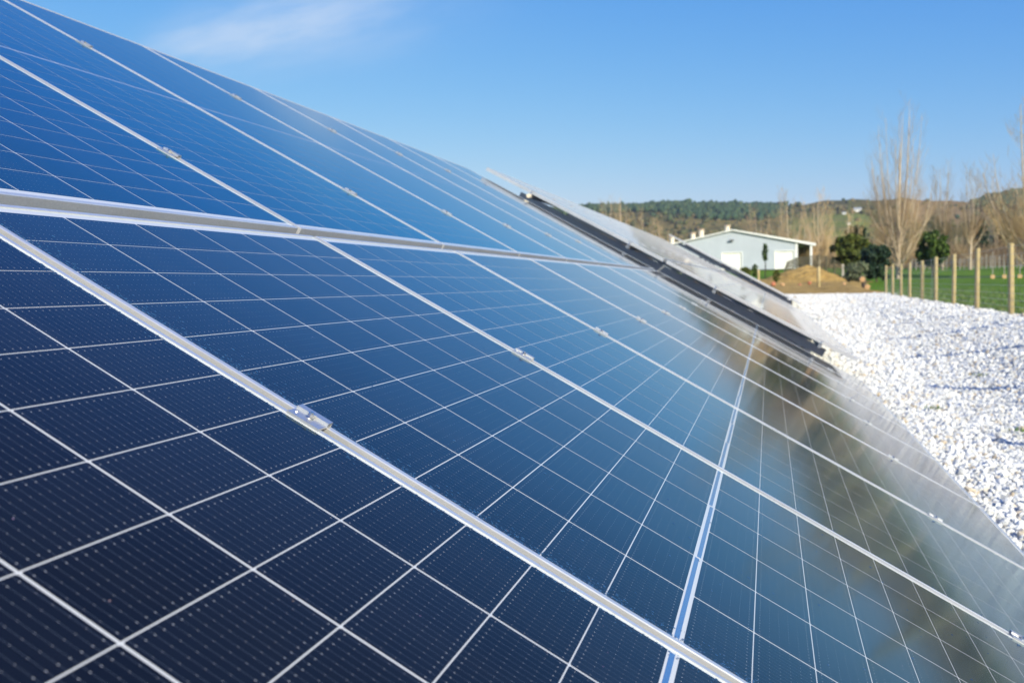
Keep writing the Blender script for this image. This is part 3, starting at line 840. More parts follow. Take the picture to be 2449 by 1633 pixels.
for _ in range(900):
    sp1.append((-(PW - 6 * PU) - nrg.exponential(0.006) - 0.0005, nrg.uniform(0, 2.1), nrg.uniform(0.0004, 0.0013)))
drops(T1, sp1, 'dew_drops', 'small dewdrops clinging along the rails of the nearest panels')

# ------------------------------------------------------------------ fence along the pad
ST = 3.7
fr = empty('boundary_fence', loc=(float(fence_x(20)), 20.0, 0.48))
tag(fr, 'round pine post and wire netting fence along the right edge of the gravel', 'fence')
post_y = [20.0 + ST * i for i in range(-6, 9)]
bpost = []
for vv in range(3):
    b = MB()
    pts = [(0, 0, -0.4), (0.004 * vv, 0, 0.3), (0.003, 0.006 - 0.004 * vv, 0.9), (0, 0.004, 1.27), (0, 0.004, 1.285)]
    b.tube(pts, [0.055, 0.054, 0.052, 0.051, 0.044], 12); bpost.append(b.mesh('post', M_post, True))
for i, y in enumerate(post_y):
    x = float(fence_x(y)); o = link('post', bpost[i % 3], fr)
    o.location = Vector((x + rng.uniform(-0.02, 0.02), y, float(gz(x, y)) + rng.uniform(-0.03, 0.05))) - fr.location
    o.rotation_euler = (rng.uniform(-.012, .012), rng.uniform(-.012, .016), rng.uniform(0, 6))
y0f, y1f = post_y[0], post_y[-1]
V = []; F = []
def flat_bar(V, F, a, b, r):
    mbx = MB(); mbx.tube([a, b], [r, r], 3, False); k = len(V); V += mbx.v; F += [tuple(i + k for i in f) for f in mbx.f]
seg = np.linspace(y0f, y1f, 60)
for h in (0.06, 0.17, 0.28, 0.40, 0.54, 0.70, 0.88, 1.08, 1.22):
    for a, b_ in zip(seg[:-1], seg[1:]):
        xa, xb = float(fence_x(a)) - 0.07, float(fence_x(b_)) - 0.07
        flat_bar(V, F, (xa, a, float(gz(xa, a)) + h), (xb, b_, float(gz(xb, b_)) + h), 0.0036)
for y in np.arange(y0f, y1f, 0.30):
    x = float(fence_x(y)) - 0.07; z = float(gz(x, y)); flat_bar(V, F, (x, y, z + 0.05), (x, y, z + 1.22), 0.0026)
me = bpy.data.meshes.new('netting'); me.from_pydata([tuple(Vector(v) - fr.location) for v in V], [], F); me.materials.append(M_wire)
tag(link('netting', me, fr), kind='stuff')
# corner run of the fence towards the heap: separate end post with brace
pp_ = at(1958, 686, 62.0)
b = MB(); h = (at(1958, 638, 62.0) - pp_).z
b.tube([(0, 0, -0.5), (0, 0, h * 0.5), (0.01, 0, h)], [0.10, 0.095, 0.09], 10)
o = link('wooden_post', b.mesh('wooden_post', M_post, True)); o.location = pp_
tag(o, 'lone yellowish wooden post standing in front of the dirt mound', 'post')
pp_ = at(1814, 668, 66.0); h = (at(1814, 645, 66.0) - pp_).z
b = MB(); b.tube([(0, 0, -0.5), (0, 0, h)], [0.08, 0.075], 10)
o = link('wooden_post', b.mesh('wooden_post', M_post, True)); o.location = pp_
tag(o, 'short wooden post left of the dirt mound by the small shrubs', 'post')
q = at(2228, 716, 34.5); b = MB(); b.tube([(0, 0, 0), (0.01, 0.0, 0.7), (-0.01, 0, 1.32)], [0.010, 0.010, 0.008], 6)
o = link('steel_stake', b.mesh('steel_stake', M_wire)); o.location = (q.x, q.y, float(gz(q.x, q.y)))
tag(o, 'thin pale steel stake between two fence posts', 'stake')

# grass along the fence foot and out into the paddock
nb = 26000
by = 14 + 50 * nrg.random(nb) ** 1.2; bx = fence_x(by) + 0.12 + np.abs(nrg.normal(0, 1, nb)) * np.where(nrg.random(nb) < 0.35, 0.25, 4.0)
k = ~((by > 50) & (bx < 6.2)); bx, by = bx[k], by[k]; nb = len(bx)
bh = nrg.uniform(0.04, 0.13, nb); ba = nrg.uniform(0, 6.28, nb); bw = nrg.uniform(0.006, 0.014, nb)
bz = gz(bx, by) - 0.02
lean = nrg.normal(0, 0.4, (nb, 2)) * bh[:, None]
V = np.stack([np.stack([bx - bw * np.cos(ba), by - bw * np.sin(ba), bz], 1), np.stack([bx + bw * np.cos(ba), by + bw * np.sin(ba), bz], 1),
              np.stack([bx + lean[:, 0], by + lean[:, 1], bz + bh], 1)], 1).reshape(-1, 3)
me = np_mesh('grass', V, np.arange(nb * 3).reshape(-1, 3), M_blade)
tag(link('grass', me), 'short green paddock grass behind the post and wire fence', 'grass', kind='stuff')
# weeds coming up through the gravel
for (px, py), lab in (((2230, 977), 'small green weed in the gravel nearest the panel edge'), ((2435, 1030), 'green weed in the gravel at the right picture edge'), ((2342, 898), 'small weed in the gravel between two shadow lines')):
    d = CAMROT @ Vector(((px - 1224.5) / 2449, -(py - 816.5) / 2449, -1.0)); t = 5.0
    for _ in range(60):
        q = CAMPOS + d * t
        t *= 1 + 0.5 * (q.z - float(gz(q.x, q.y)) - 0.03) / 1.2
    b = MB()
    for _ in range(26):
        a = rng.uniform(0, 6.28); l = rng.uniform(0.03, 0.075); w = rng.uniform(0.004, 0.009)
        c_, s__ = math.cos(a), math.sin(a); o_ = Vector((rng.gauss(0, 0.05), rng.gauss(0, 0.025), 0))
        b.add([tuple(o_ + Vector((-s__ * w, c_ * w, 0))), tuple(o_ + Vector((c_ * l * 0.5, s__ * l * 0.5, 0.03))), tuple(o_ + Vector((s__ * w, -c_ * w, 0)))], [(0, 1, 2)])
    o = link('weed', b.mesh('weed', M_blade)); o.location = q; tag(o, lab, 'weed', 'weeds in the gravel')

# ------------------------------------------------------------------ shed
YS = 140.0
def sx(px): return at(px, 644, YS).x
def szz(px, py): return at(px, py, YS).z
zb = szz(1800, 645)
shed = empty('farm_shed', loc=(sx(1753), YS, zb))
tag(shed, 'white and grey farm shed with two roller doors and an open bay at its right', 'shed')
S0 = shed.location
xl, xp, xw, xr = sx(1560) - S0.x, 0.0, sx(1906) - S0.x, sx(1947) - S0.x
zp = szz(1753, 550) - zb; zr = szz(1945, 583) - zb; zw = zp + (zr - zp) * (xw / xr); zl = szz(1640, 577) - zb; zl = zp + (zl - zp) * (xl / (sx(1640) - S0.x))
def roof_z(x): return zp + (zr - zp) * (x / xr) if x > 0 else zp + (zl - zp) * (x / xl)
d1 = (sx(1727) - S0.x, sx(1774) - S0.x, szz(1750, 605) - zb); d2 = (sx(1854) - S0.x, sx(1899) - S0.x, szz(1875, 601) - zb)
# cladding: vertical ribs, with openings left for the doors
b = MB(); rib = 0.19; x = xl
while x < xw - 1e-3:
    x2 = min(x + rib, xw); xm = (x + x2) / 2
    lo = 0.0
    for d in (d1, d2):
        if d[0] - 0.01 < xm < d[1] + 0.01: lo = d[2]
    ht = lambda q: roof_z(q) - 0.12
    e = [(x, 0.0), (x + 0.03, -0.035), (x + 0.07, -0.035), (x + 0.10, 0.0), (x2, 0.0)]
    for (xa, ya), (xb, yb) in zip(e[:-1], e[1:]):
        xa, xb = min(xa, xw), min(xb, xw)
        b.add([(xa, ya, lo), (xb, yb, lo), (xb, yb, ht(xb)), (xa, ya, ht(xa))], [(0, 1, 2, 3)])
    x = x2
b.add([(xw, 0, 0), (xw, 9.5, 0), (xw, 9.5, roof_z(xw) - 0.12), (xw, 0, roof_z(xw) - 0.12)], [(0, 1, 2, 3)])
b.add([(xl, 0.0, 0), (xl, 22, 0), (xl, 22, zl - 0.12), (xl, 0, zl - 0.12)], [(3, 2, 1, 0)])
link('cladding', b.mesh('cladding', M_wall), shed)
b = MB(); b.box(xl, xw - 0.06, 21.9, 22, 0, zl - 0.2); link('rear_wall', b.mesh('rear_wall', M_wall), shed)
b = MB()
for xa, xb in ((xl - 0.4, 0.0), (0.0, xr + 0.15)):
    za, zb_ = roof_z(max(xa, xl)), roof_z(min(xb, xr))
    b.add([(xa, -0.25, za), (xb, -0.25, zb_), (xb, 22.2, zb_), (xa, 22.2, za), (xa, -0.25, za - 0.1), (xb, -0.25, zb_ - 0.1), (xb, 22.2, zb_ - 0.1), (xa, 22.2, za - 0.1)],
          [(0, 1, 2, 3), (7, 6, 5, 4), (0, 4, 5, 1), (2, 6, 7, 3), (1, 5, 6, 2), (3, 7, 4, 0)])
link('roof', b.mesh('roof', M_roof), shed)
for xa, xb, th in ((xl - 0.4, -0.002, 0.16), (0.002, xr + 0.2, 0.18)):
    b = MB(); za, zb_ = roof_z(max(xa, xl)), roof_z(min(xb, xr))
    pts = [(xa, za + 0.06), (xb, zb_ + 0.06), (xb, zb_ + 0.06 - (th if xb < 1 else 0.34)), (xa, za + 0.06 - th)]
    b.add([(p, -0.34, z) for p, z in pts] + [(p, -0.26, z) for p, z in pts], [(0, 3, 2, 1), (4, 5, 6, 7), (0, 1, 5, 4), (1, 2, 6, 5), (2, 3, 7, 6), (3, 0, 4, 7)])
    link('barge_board', b.mesh('barge_board', M_white), shed)
for d in (d1, d2):
    b = MB(); n = 14
    for i in range(n):
        z0, z1 = d[2] * i / n, d[2] * (i + 1) / n
        b.add([(d[0], 0.08, z0), (d[1], 0.08, z0), (d[1], 0.055, (z0 + z1) / 2), (d[0], 0.055, (z0 + z1) / 2), (d[1], 0.08, z1), (d[0], 0.08, z1)], [(0, 1, 2, 3), (3, 2, 4, 5)])
    door = link('roller_door', b.mesh('roller_door', M_door), shed)
    b = MB(); t = 0.12
    b.box(d[0] - t, d[0], -0.07, 0.06, 0, d[2] + t); b.box(d[1], d[1] + t, -0.07, 0.06, 0, d[2] + t); b.box(d[0] + 0.002, d[1] - 0.002, -0.068, 0.058, d[2], d[2] + t)
    link('door_frame', b.mesh('door_frame', M_white), door)
b = MB(); b.box(xw - 0.22, xw + 0.10, -0.10, -0.045, 0, roof_z(xw) - 0.25); link('corner_trim', b.mesh('corner_trim', M_white), shed)
xpst = sx(1940) - S0.x
b = MB(); b.box(xpst - 0.14, xpst + 0.14, -0.2, 0.08, -0.2, roof_z(xpst) - 0.12); link('bay_post', b.mesh('bay_post', M_white), shed)
b = MB(); b.box(xw + 0.04, xr, 8.9, 9.05, 0, roof_z(xr) - 0.15); b.box(xr - 0.1, xr, 3.0, 8.9, 0, roof_z(xr) - 0.15); link('bay_lining', b.mesh('bay_lining', M_ply), shed)
fx, fz = sx(1750) - S0.x, szz(1750, 575) - zb
b = MB(); b.box(fx - 0.28, fx + 0.28, -0.42, -0.14, fz - 0.1, fz + 0.1); b.bar((fx, -0.02, fz), (fx, -0.14, fz), 0.08, 0.08); link('floodlight', b.mesh('floodlight', M_lamp), shed)
# ridge ventilators
for (px, ptop, pbot, wpx) in ((1739, 538, 553, 15), (1677, 548, 567, 15), (1657, 556, 571, 14), (1607, 565, 578, 14)):
    yv = 6.0; c0 = at(px, ptop, YS + yv); c1 = at(px, pbot, YS + yv); w = (wpx / 2449 * YS) / 2
    zc, zlow = c0.z - zb, c1.z - zb - 0.35
    v_ = empty('ventilator'); v_.parent = shed; v_.location = (c0.x - S0.x, yv, zlow)
    hgt = zc - zlow
    b = MB(); b.tube([(0, 0, 0), (0, 0, hgt - 0.16)], [w * 0.86, w * 0.86], 16); link('shaft', b.mesh('shaft', M_cream, False), v_)
    b = MB(); b.tube([(0, 0, hgt - 0.16), (0, 0, hgt - 0.06), (0, 0, hgt)], [w * 1.12, w * 1.2, w * 0.8], 16); link('cap', b.mesh('cap', M_rust), v_)

# ------------------------------------------------------------------ stockyard rails on the mound
YF = 94.0
path = [((1873, 648), (1884, 626)), ((1905, 640), (1905, 617)), ((1957, 640), (1957, 610)), ((1976, 650), (1976, 614)), ((1996, 660), (1996, 622)), ((2016, 672), (2016, 633))]
yard = empty('stockyard_fence', loc=at(1957, 640, YF)); tag(yard, 'dark rail fence curving up over the dirt mound in front of the shed', 'fence')
Y0 = yard.location
bots = [at(*p[0], YF) - Y0 for p in path]; tops = [at(*p[1], YF) - Y0 for p in path]
for i in range(len(path) - 1):
    for r in range(7):
        t = 0.06 + 0.9 * r / 6
        a = bots[i].lerp(tops[i], t) + Vector((0, 0.05, 0)); c_ = bots[i + 1].lerp(tops[i + 1], t) + Vector((0, 0.05, 0))
        b = MB(); b.bar(a, c_, 0.03, 0.085); link('rail', b.mesh('rail', M_oldrail), yard)
for i, (p, q) in enumerate(zip(bots, tops)):
    w = 0.2 if i == len(bots) - 1 else 0.11
    b = MB(); b.bar(p - Vector((0, 0, 0.5)), q + Vector((0, 0, 0.05)), w, w); link('post', b.mesh('post', M_greypost if i == len(bots) - 1 else M_oldrail), yard)

# far paddock fence at the right
YP = 128.0
pf = empty('paddock_fence', loc=at(2400, 641, YP)); tag(pf, 'pale far fence with many thin posts at the back of the green paddock', 'fence')
for i in range(34):
    px = 2180 + i * 10.5
    bsp = at(px, 645 - (px - 2180) * 0.004, YP) - pf.location
    h = 1.7 if px > 2330 else 1.25
    b = MB(); b.tube([bsp - Vector((0, 0, 0.4)), bsp + Vector((0, 0, h * rng.uniform(0.93, 1.04)))], [0.055, 0.05], 6)
    link('post', b.mesh('post', M_greypost), pf)
b = MB()
for h in (0.4, 0.8, 1.15):
    b.bar(at(2180, 645, YP) - pf.location + Vector((0, -0.06, h)), at(2526, 644, YP) - pf.location + Vector((0, -0.06, h)), 0.02, 0.04)
tag(link('wire', b.mesh('wire', M_wire), pf), kind='stuff')

# ------------------------------------------------------------------ trees
def bez(p0, p1, p2, n):
    return [((1 - t) ** 2) * p0 + 2 * t * (1 - t) * p1 + t * t * p2 for t in (i / (n - 1) for i in range(n))]
def bare_tree_meshes(name, H, R, stems, seed, low=0.04, dense=1.0, open_=1.0, twr=1.0):
    """leafless tree: several stems fanning up from a short trunk, side branches, fine twigs. Returns trunk mesh and twig mesh"""
    r = random.Random(seed); T = MB(); W = MB()
    base_r = H * 0.011
    T.tube([Vector((0, 0, -0.4)), Vector((0, 0, H * 0.10)), Vector((r.gauss(0, .02) * H, 0, H * 0.5)), Vector((r.gauss(0, .02) * H, 0, H * 0.93))], [base_r * 1.5, base_r * 1.1, base_r * 0.5, 0.008], 7, False)
    mains = []
    for i in range(stems):
        phi = 2.4 * i + r.uniform(-.3, .3); hz = H * (r.uniform(0.25, 0.6) if i % 2 else r.uniform(0.5, 0.98)) if i else H
        rr = R * open_ * math.sqrt(max(0.05, 1 - (abs(hz / H - 0.42) / 0.62) ** 2)) * r.uniform(0.55, 1.0)
        s = H * r.uniform(low, low + 0.12 + 0.22 * hz / H)
        p0 = Vector((0, 0, s)); p2 = Vector((rr * math.cos(phi), rr * math.sin(phi), hz))
        p1 = Vector((p2.x * 0.80, p2.y * 0.80, s + (hz - s) * 0.26))
        pts = bez(p0, p1, p2, 7)
        rad0 = base_r * r.uniform(0.42, 0.8) * (0.6 + 0.5 * hz / H)
        T.tube(pts, [rad0 * 0.8 * (1 - 0.9 * k / 6) + 0.005 for k in range(7)], 5, False)
        mains.append(pts)
    mains.append([Vector((0, 0, H * (0.15 + 0.78 * k / 6))) for k in range(7)])
    for pts in mains:
        nb_ = int(13 * dense)
        for j in range(nb_):
            t = r.uniform(0.12, 0.98); k = min(int(t * 6), 5); a = pts[k].lerp(pts[k + 1], t * 6 - k)
            out = Vector((a.x, a.y, 0)); out = out.normalized() if out.length > 0.01 else Vector((1, 0, 0))
            ph = r.uniform(0, 6.28); dirv = (out * 0.5 + Vector((math.cos(ph), math.sin(ph), 0)) * 0.7).normalized()
            l = H * r.uniform(0.06, 0.18) * (1.15 - 0.55 * t)
            e = a + dirv * l * 0.58 + Vector((0, 0, l * 0.85)); mid = a + dirv * l * 0.44 + Vector((0, 0, l * 0.30))
            W.tube(bez(a, mid, e, 4), [0.011 * twr, 0.009 * twr, 0.006 * twr, 0.003 * twr], 3, False)
            for q in range(int(3 * dense)):
                tt_ = r.uniform(0.2, 1.0); a2 = a.lerp(e, tt_); ph = r.uniform(0, 6.28); l2 = l * r.uniform(0.3, 0.7)
                d2 = (dirv * 0.3 + Vector((math.cos(ph), math.sin(ph), 0)) * 0.6)
                e2 = a2 + d2 * l2 * 0.5 + Vector((0, 0, l2 * 0.85))
                W.tube([a2, a2.lerp(e2, 0.5) + d2 * l2 * 0.08, e2], [0.006 * twr, 0.005 * twr, 0.002 * twr], 3, False)
    return T.mesh('trunk', M_bark, True), W.mesh('twigs', M_twig)
BT = [bare_tree_meshes('a', 14.0, 2.55, 26, 3, 0.0, 2.3, 1.15, 0.62), bare_tree_meshes('b', 12.0, 1.7, 16, 5, 0.10, 2.2, 1.1, 0.8), bare_tree_meshes('c', 10.0, 2.2, 20, 9, 0.03, 2.2, 1.1, 0.9), bare_tree_meshes('d', 13.0, 2.9, 24, 13, 0.02, 2.2, 1.1, 0.8)]
def bare_tree(var, x, y, scale, label, rot=0.0, sz=1.0):
    root = empty('bare_tree', loc=(x, y, float(gz(x, y)) - 0.05)); root.scale = (scale, scale, scale * sz); root.rotation_euler.z = rot
    tag(root, label, 'tree', 'leafless trees beyond the gravel')
    t, w = BT[var]; link('trunk', t, root); link('crown', w, root)
HT = [14.0, 12.0, 10.0, 13.0]
def tree_px(var, px, ytop, Y, label, rot=0.0, wide=1.0):
    p = at(px, ytop, Y); z = float(gz(p.x, p.y)) - 0.05; hh = (p.z - z) / HT[var]
    bare_tree(var, p.x, p.y, hh * wide, label, rot, 1.0 / wide)
tree_px(0, 2150, 240, 97.0, 'tallest bare many-stemmed tree, behind the fence posts', 0.4)
tree_px(3, 2476, 225, 95.0, 'large bare tree cut by the right picture edge', 1.7, 1.45)
tree_px(1, 2255, 385, 128.0, 'slim bare tree with upright trunk just right of the tallest tree', 0.2)
tree_px(1, 2322, 392, 126.0, 'slim pale-trunked bare tree standing alone against the far hill', 2.1)
tree_px(2, 1958, 448, 150.0, 'bare tree right of the shed, between shed and olive tree', 0.9)
tree_px(2, 1880, 446, 172.0, 'bare tree rising behind the right half of the shed roof', 2.6)
tree_px(2, 1806, 488, 182.0, 'low bare tree behind the middle of the shed roof', 4.0, 1.2)
tree_px(1, 1452, 468, 170.0, 'leftmost bare tree showing over the middle array', 0.5)
tree_px(1, 1484, 476, 174.0, 'second bare tree from the left over the middle array', 1.5)
tree_px(2, 1536, 494, 168.0, 'bushy bare tree left of the shed over the middle array', 2.2)
tree_px(2, 1575, 520, 166.0, 'shortest bare tree close to the left end of the shed', 3.2)
tree_px(2, 2030, 500, 118.0, 'bare bush-like tree behind the dark evergreen', 1.1, 1.3)
tree_px(2, 2290, 520, 140.0, 'low brown leafless thicket tree left of the pale-trunked tree', 0.3, 1.7)
tree_px(2, 2215, 545, 138.0, 'low brown leafless tree behind the round green bush', 5.3, 1.8)
tree_px(2, 2385, 540, 146.0, 'low brown leafless tree in front of the dark conifers', 4.3, 1.8)
tree_px(2, 2120, 540, 125.0, 'low brown leafless tree behind the tallest tree', 2.9, 1.7)
tree_px(2, 1925, 530, 145.0, 'low brown leafless tree beside the open bay of the shed', 0.6, 1.6)
# the same shelter belt goes on to the right of the picture, where the panels mirror it
for i, (az, d, h, var) in enumerate([(14.2, 120, 8, 2), (15.3, 132, 7, 3), (16.4, 122, 7.5, 2), (17.6, 134, 7, 3), (18.8, 120, 7, 2), (20.2, 130, 6.5, 3), (21.6, 122, 7, 2), (23.2, 128, 6.5, 3), (25, 120, 7, 3), (27.5, 112, 7, 2), (30.5, 110, 8, 2), (34, 105, 9, 3), (40, 100, 9, 2)]):
    x, y = d * math.sin(math.radians(az)), d * math.cos(math.radians(az))
    bare_tree(var, x, y, h / HT[var], 'bare shelter-belt tree out of the picture to the right, %s along' % ORD[i], i * 1.1, 1.0)

def leafy(name, mat, px, ytop, ybot, wpx, Y, label, shape='round', n=3200, leaf=0.16, seed=1, trunk=True, cat='tree'):
    r = np.random.default_rng(seed)
    top, bot = at(px, ytop, Y), at(px, ybot, Y); H = top.z - bot.z; R = wpx / 2449 * Y / 2
    root = empty(name, loc=(bot.x, bot.y, min(bot.z, float(gz(bot.x, bot.y)))))
    dz = bot.z - root.location.z
    tag(root, label, cat, 'green trees and bushes beyond the gravel')
    nc = 70
    if shape == 'cone':
        h = 1 - np.sqrt(r.random(nc)) * 0.97; rad = R * (1 - h) ** 0.8 * np.sqrt(r.random(nc)) + 0.05
    else:
        h = 0.08 + 0.88 * r.random(nc); rad = R * np.sqrt(np.clip(1 - ((h - 0.48) / 0.54) ** 2, 0.02, 1)) * np.sqrt(r.random(nc))
    ph = r.uniform(0, 6.28, nc)
    C = np.stack([rad * np.cos(ph), rad * np.sin(ph), dz + h * H], 1)
    per = n // nc
    cs = np.repeat(C, per, 0); d = r.normal(0, 1, (len(cs), 3)); d /= np.linalg.norm(d, axis=1)[:, None]
    cs = cs + d * (R * (0.30 if shape == 'round' else 0.22) * r.random((len(cs), 1)) ** 0.4) * np.array((1, 1, 0.75))
    a = r.normal(0, 1, (len(cs), 3)); a /= np.linalg.norm(a, axis=1)[:, None]
    bb = np.cross(a, r.normal(0, 1, (len(cs), 3))); bb /= np.linalg.norm(bb, axis=1)[:, None]
    s = leaf * r.uniform(0.6, 1.3, (len(cs), 1))
    V = np.stack([cs - a * s, cs + bb * s * 0.45, cs + a * s, cs - bb * s * 0.45], 1).reshape(-1, 3)
    link('crown', np_mesh('crown', V, np.arange(len(V)).reshape(-1, 4), mat), root)
    if trunk:
        b = MB(); b.tube([(0, 0, -0.4), (0.03, 0, dz + H * 0.4), (0, 0.04, dz + H * 0.8)], [0.05 * H * 0.6, 0.035 * H * 0.6, 0.02], 7, False)
        for q in range(5):
            aq = q * 1.3; b.tube([(0, 0, dz + H * (0.15 + 0.1 * q)), (R * 0.55 * math.cos(aq), R * 0.55 * math.sin(aq), dz + H * (0.35 + 0.11 * q))], [0.02 * H * 0.6, 0.01], 5, False)
        link('trunk', b.mesh('trunk', M_barkdark, True), root)
leafy('evergreen_tree', M_olive, 2036, 562, 642, 78, 95.0, 'sunlit olive-green tree just right of the dark rail fence', seed=2, n=6500, leaf=0.2)
leafy('evergreen_tree', M_dark, 2096, 588, 668, 64, 86.0, 'very dark green tree between the olive tree and the fence posts', seed=3, n=5500, leaf=0.19)
leafy('evergreen_tree', M_dark, 2048, 541, 610, 52, 122.0, 'dark tree top showing behind the olive-green tree', seed=4)
leafy('evergreen_tree', M_green, 2230, 556, 636, 66, 108.0, 'rounded mid-green tree right of the tallest bare tree', seed=5, n=6000, leaf=0.2)
leafy('conifer_tree', M_dark, 2348, 518, 632, 44, 146.0, 'pointed dark conifer right of the pale-trunked bare tree', 'cone', seed=6, n=3600, leaf=0.22)
leafy('conifer_tree', M_dark, 2395, 528, 634, 66, 152.0, 'broad dark conifer near the right picture edge', 'cone', seed=7, n=3800, leaf=0.24)
leafy('conifer_tree', M_dark, 2447, 505, 636, 60, 148.0, 'dark conifer on the right picture edge', 'cone', seed=8, n=3600, leaf=0.24)
leafy('sage_bush', M_sage, 2048, 630, 672, 56, 76.0, 'grey-green bush below the olive tree beside the dirt', seed=9, n=2600, leaf=0.10, trunk=False, cat='bush')
leafy('sapling_tree', M_green, 1830, 582, 630, 12, 108.0, 'slender green sapling standing before the shed wall', 'round', seed=10, n=1400, leaf=0.10)
leafy('small_shrub', M_green, 1806, 632, 662, 15, 70.0, 'narrow green shrub beside the short wooden post', seed=11, n=900, leaf=0.06, trunk=False, cat='bush')
leafy('small_shrub', M_olive, 1857, 645, 676, 16, 72.0, 'small olive shrub left of the dirt mound', seed=12, n=900, leaf=0.06, trunk=False, cat='bush')
leafy('small_shrub', M_olive, 1782, 640, 660, 26, 80.0, 'low olive shrub below the left roller door', seed=13, n=1100, leaf=0.07, trunk=False, cat='bush')
for i, (az, d, R_, mat) in enumerate([(20.8, 118, 60, M_olive), (30.5, 125, 80, M_green)]):
    pxq = 1224.5 + 2449 * math.tan(math.radians(az - AZ0))
    leafy('evergreen_tree', mat, pxq, 596, 640, R_, d * math.cos(math.radians(az)), 'evergreen in the shelter belt out of the picture to the right, %s along' % ORD[i], seed=20 + i)
# bare hedge at the back of the paddock: one tangled mass of thin stems
W = MB(); r = random.Random(44)
for i in range(6000):
    px = r.uniform(2095, 3000); Y = r.uniform(136, 154)
    p = at(px, 640, Y); z = float(gz(p.x, p.y)); a = Vector((p.x, p.y, z - 0.1)); h = r.uniform(1.2, 3.2) + 2.6 * max(0, math.sin(px * 0.021) * math.sin(px * 0.0077 + 1)) * r.random()
    e = a + Vector((r.gauss(0, 0.8), r.gauss(0, 0.5), h)); W.tube([a, a.lerp(e, 0.5) + Vector((r.gauss(0, 0.2), 0, 0.2)), e], [0.035, 0.025, 0.01], 3, False)
tag(link('leafless_hedge', W.mesh('leafless_hedge', M_twig)), 'tangled brown leafless hedge along the back of the green paddock', 'hedge', kind='stuff')
W = MB()
for i in range(4000):
    px = r.uniform(1380, 2130); Y = r.uniform(172, 190)
    p = at(px, 600, Y); z = float(gz(p.x, p.y)); a = Vector((p.x, p.y, z - 0.1)); h = r.uniform(2.0, 6.5)
    e = a + Vector((r.gauss(0, 0.9), r.gauss(0, 0.5), h)); W.tube([a, a.lerp(e, 0.5) + Vector((r.gauss(0, 0.3), 0, 0.2)), e], [0.04, 0.03, 0.012], 3, False)
tag(link('leafless_thicket', W.mesh('leafless_thicket', M_twig)), 'brown leafless thicket standing behind the shed', 'thicket', kind='stuff')

# ------------------------------------------------------------------ small things
rb = random.Random(5)
spots = [(1850, 679, 'leftmost'), (1872, 681, 'second from left'), (1912, 684, 'larger broken pair-like'), (1936, 677, 'topmost'), (1972, 683, 'one right of the lone post'), (1984, 688, 'lowest pale'), (2019, 679, 'one near the sage bush')]
for px, py, w in spots:
    Y = 74.0; p = at(px, py, Y)
    b = MB(); s = rb.uniform(0.14, 0.22)
    pts = []
    bm = bmesh.new(); bmesh.ops.create_icosphere(bm, subdivisions=1, radius=s)
    for v in bm.verts: v.co *= rb.uniform(0.75, 1.2)
    me = bpy.data.meshes.new('clay_lump'); bm.to_mesh(me); bm.free(); me.materials.append(M_brick if rb.random() < 0.7 else M_log)
    o = link('clay_lump', me); o.location = (p.x, p.y, p.z)
    tag(o, '%s reddish clay lump on the bare earth before the mound' % w, 'clay lump', 'reddish lumps on the bare earth')
for px, py, lab in ((2062, 668, 'round cut log end, upper of the two beside the grass'), (2074, 686, 'round cut log end, lower of the two beside the grass')):
    p = at(px, py, 62.0); b = MB(); b.tube([(0, -0.25, 0), (0, 0.5, 0.02)], [0.15, 0.15], 12)
    o = link('cut_log', b.mesh('cut_log', M_log)); o.location = p; tag(o, lab, 'log', 'cut logs at the edge of the dirt')
b = MB(); q0 = at(2066, 686, 63.0); b.tube([(0, 0, -0.4), (0, 0, 0.42)], [0.14, 0.13], 8); o = link('stump', b.mesh('stump', M_barkdark)); o.location = q0; tag(o, 'dark stump holding up the upper cut log', 'stump')
for px, py, h, lab in ((2374, 671, 1.7, 'leftmost'), (2402, 664, 0.9, 'middle'), (2439, 667, 0.9, 'rightmost')):
    Y = 92.0; p = at(px, py + 4, Y); z = float(gz(p.x, p.y))
    root = empty('marker_stake', loc=(p.x, p.y, z)); tag(root, '%s of three stakes with tan blocks standing in the green paddock' % lab, 'stake', 'tan-blocked stakes in the paddock')
    b = MB(); b.box(-0.025, 0.025, -0.025, 0.025, -0.3, h * 1.3); link('stake', b.mesh('stake', M_greypost), root)
    zz = max(0.12, p.z - z); b = MB(); b.box(-0.15, 0.15, -0.04, 0.03, zz - 0.17, zz + 0.17); link('block', b.mesh('block', M_tan), root)
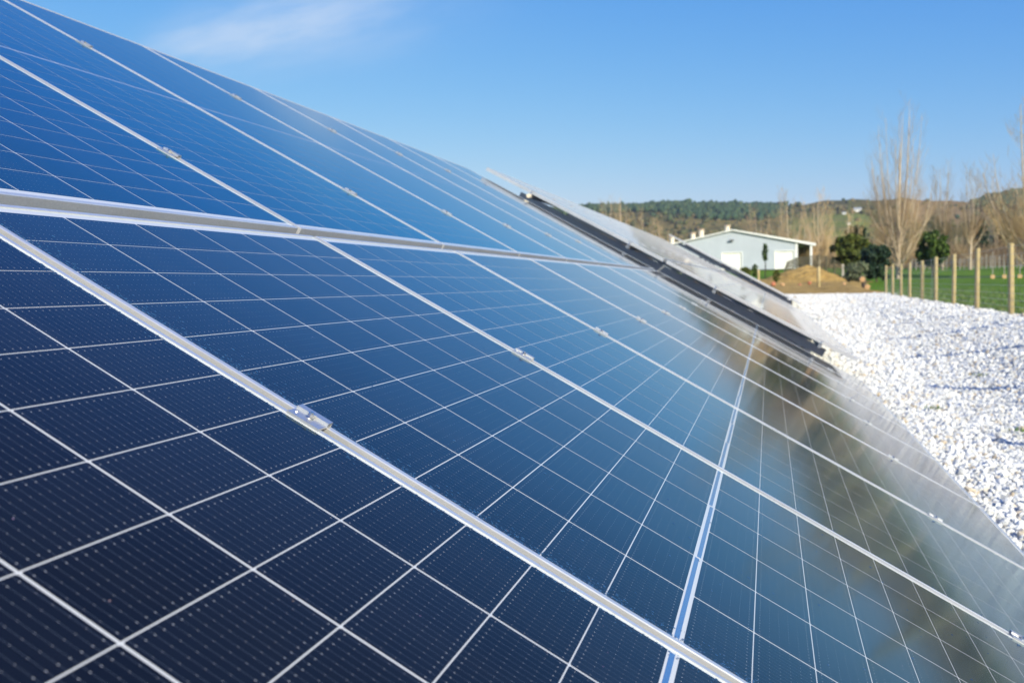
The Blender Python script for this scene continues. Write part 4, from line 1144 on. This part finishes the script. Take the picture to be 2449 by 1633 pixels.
# houses on the hillside
def hill_z(x, y):
    a = math.degrees(math.atan2(x, y)); rr = math.hypot(x, y)
    i = int(np.clip(np.searchsorted(hr, rr), 1, len(hr) - 1)); j = int(np.clip(np.searchsorted(haz, a), 1, len(haz) - 1))
    return float(HZ[i, j])
def first_hit(px, py):
    d = CAMROT @ Vector(((px - 1224.5) / 2449, -(py - 816.5) / 2449, -1.0))
    for Y in range(320, 1100, 4):
        q = CAMPOS + d * (Y / d.y)
        if hill_z(q.x, q.y) > q.z: return q
    return CAMPOS + d * (900 / d.y)
for px, py, wpx, lab in ((2051, 505, 16, 'white farmhouse highest on the green hillside'), (2019, 511, 8, 'small house left of the white farmhouse on the hill'), (2030, 536, 7, 'small white hut low on the green hillside')):
    q = first_hit(px, py); w = wpx / 2449 * q.y; h = w * 0.30; dp = w * 0.6
    root = empty('hill_house', loc=q); tag(root, lab, 'house', 'houses on the far hillside')
    b = MB(); b.box(-w / 2, w / 2, -dp / 2, dp / 2, -0.6, h); link('wall', b.mesh('wall', M_house), root)
    b = MB(); e = 0.3
    b.add([(-w / 2 - e, -dp / 2 - e, h), (w / 2 + e, -dp / 2 - e, h), (w / 2 + e, dp / 2 + e, h), (-w / 2 - e, dp / 2 + e, h), (-w / 2 - e, 0, h * 1.7), (w / 2 + e, 0, h * 1.7)],
          [(0, 1, 5, 4), (2, 3, 4, 5), (0, 4, 3), (1, 2, 5), (3, 2, 1, 0)]); link('roof', b.mesh('roof', M_houseroof), root)
    b = MB()
    for t in (-0.25, 0.2): b.box(t * w - 0.08 * w, t * w + 0.08 * w, -dp / 2 - 0.05, -dp / 2 + 0.02, h * 0.3, h * 0.8)
    link('window', b.mesh('window', M_win), root)

# thin winter air between here and the hills
b = MB(); b.box(-3100, 3100, -3100, 3100, -3.0, 200.0)
hm = bpy.data.materials.new('haze_air'); hm.use_nodes = True
hn, hl = hm.node_tree.nodes, hm.node_tree.links
hn.remove(hn['Principled BSDF'])
pv_ = hn.new('ShaderNodeVolumePrincipled'); pv_.inputs['Color'].default_value = (0.80, 0.88, 1.0, 1); pv_.inputs['Density'].default_value = 0.00013; pv_.inputs['Anisotropy'].default_value = 0.2
hl.new(pv_.outputs[0], hn['Material Output'].inputs['Volume'])
tag(link('haze', b.mesh('haze', hm)), 'thin pale blue air softening the far hills', 'haze', kind='stuff')
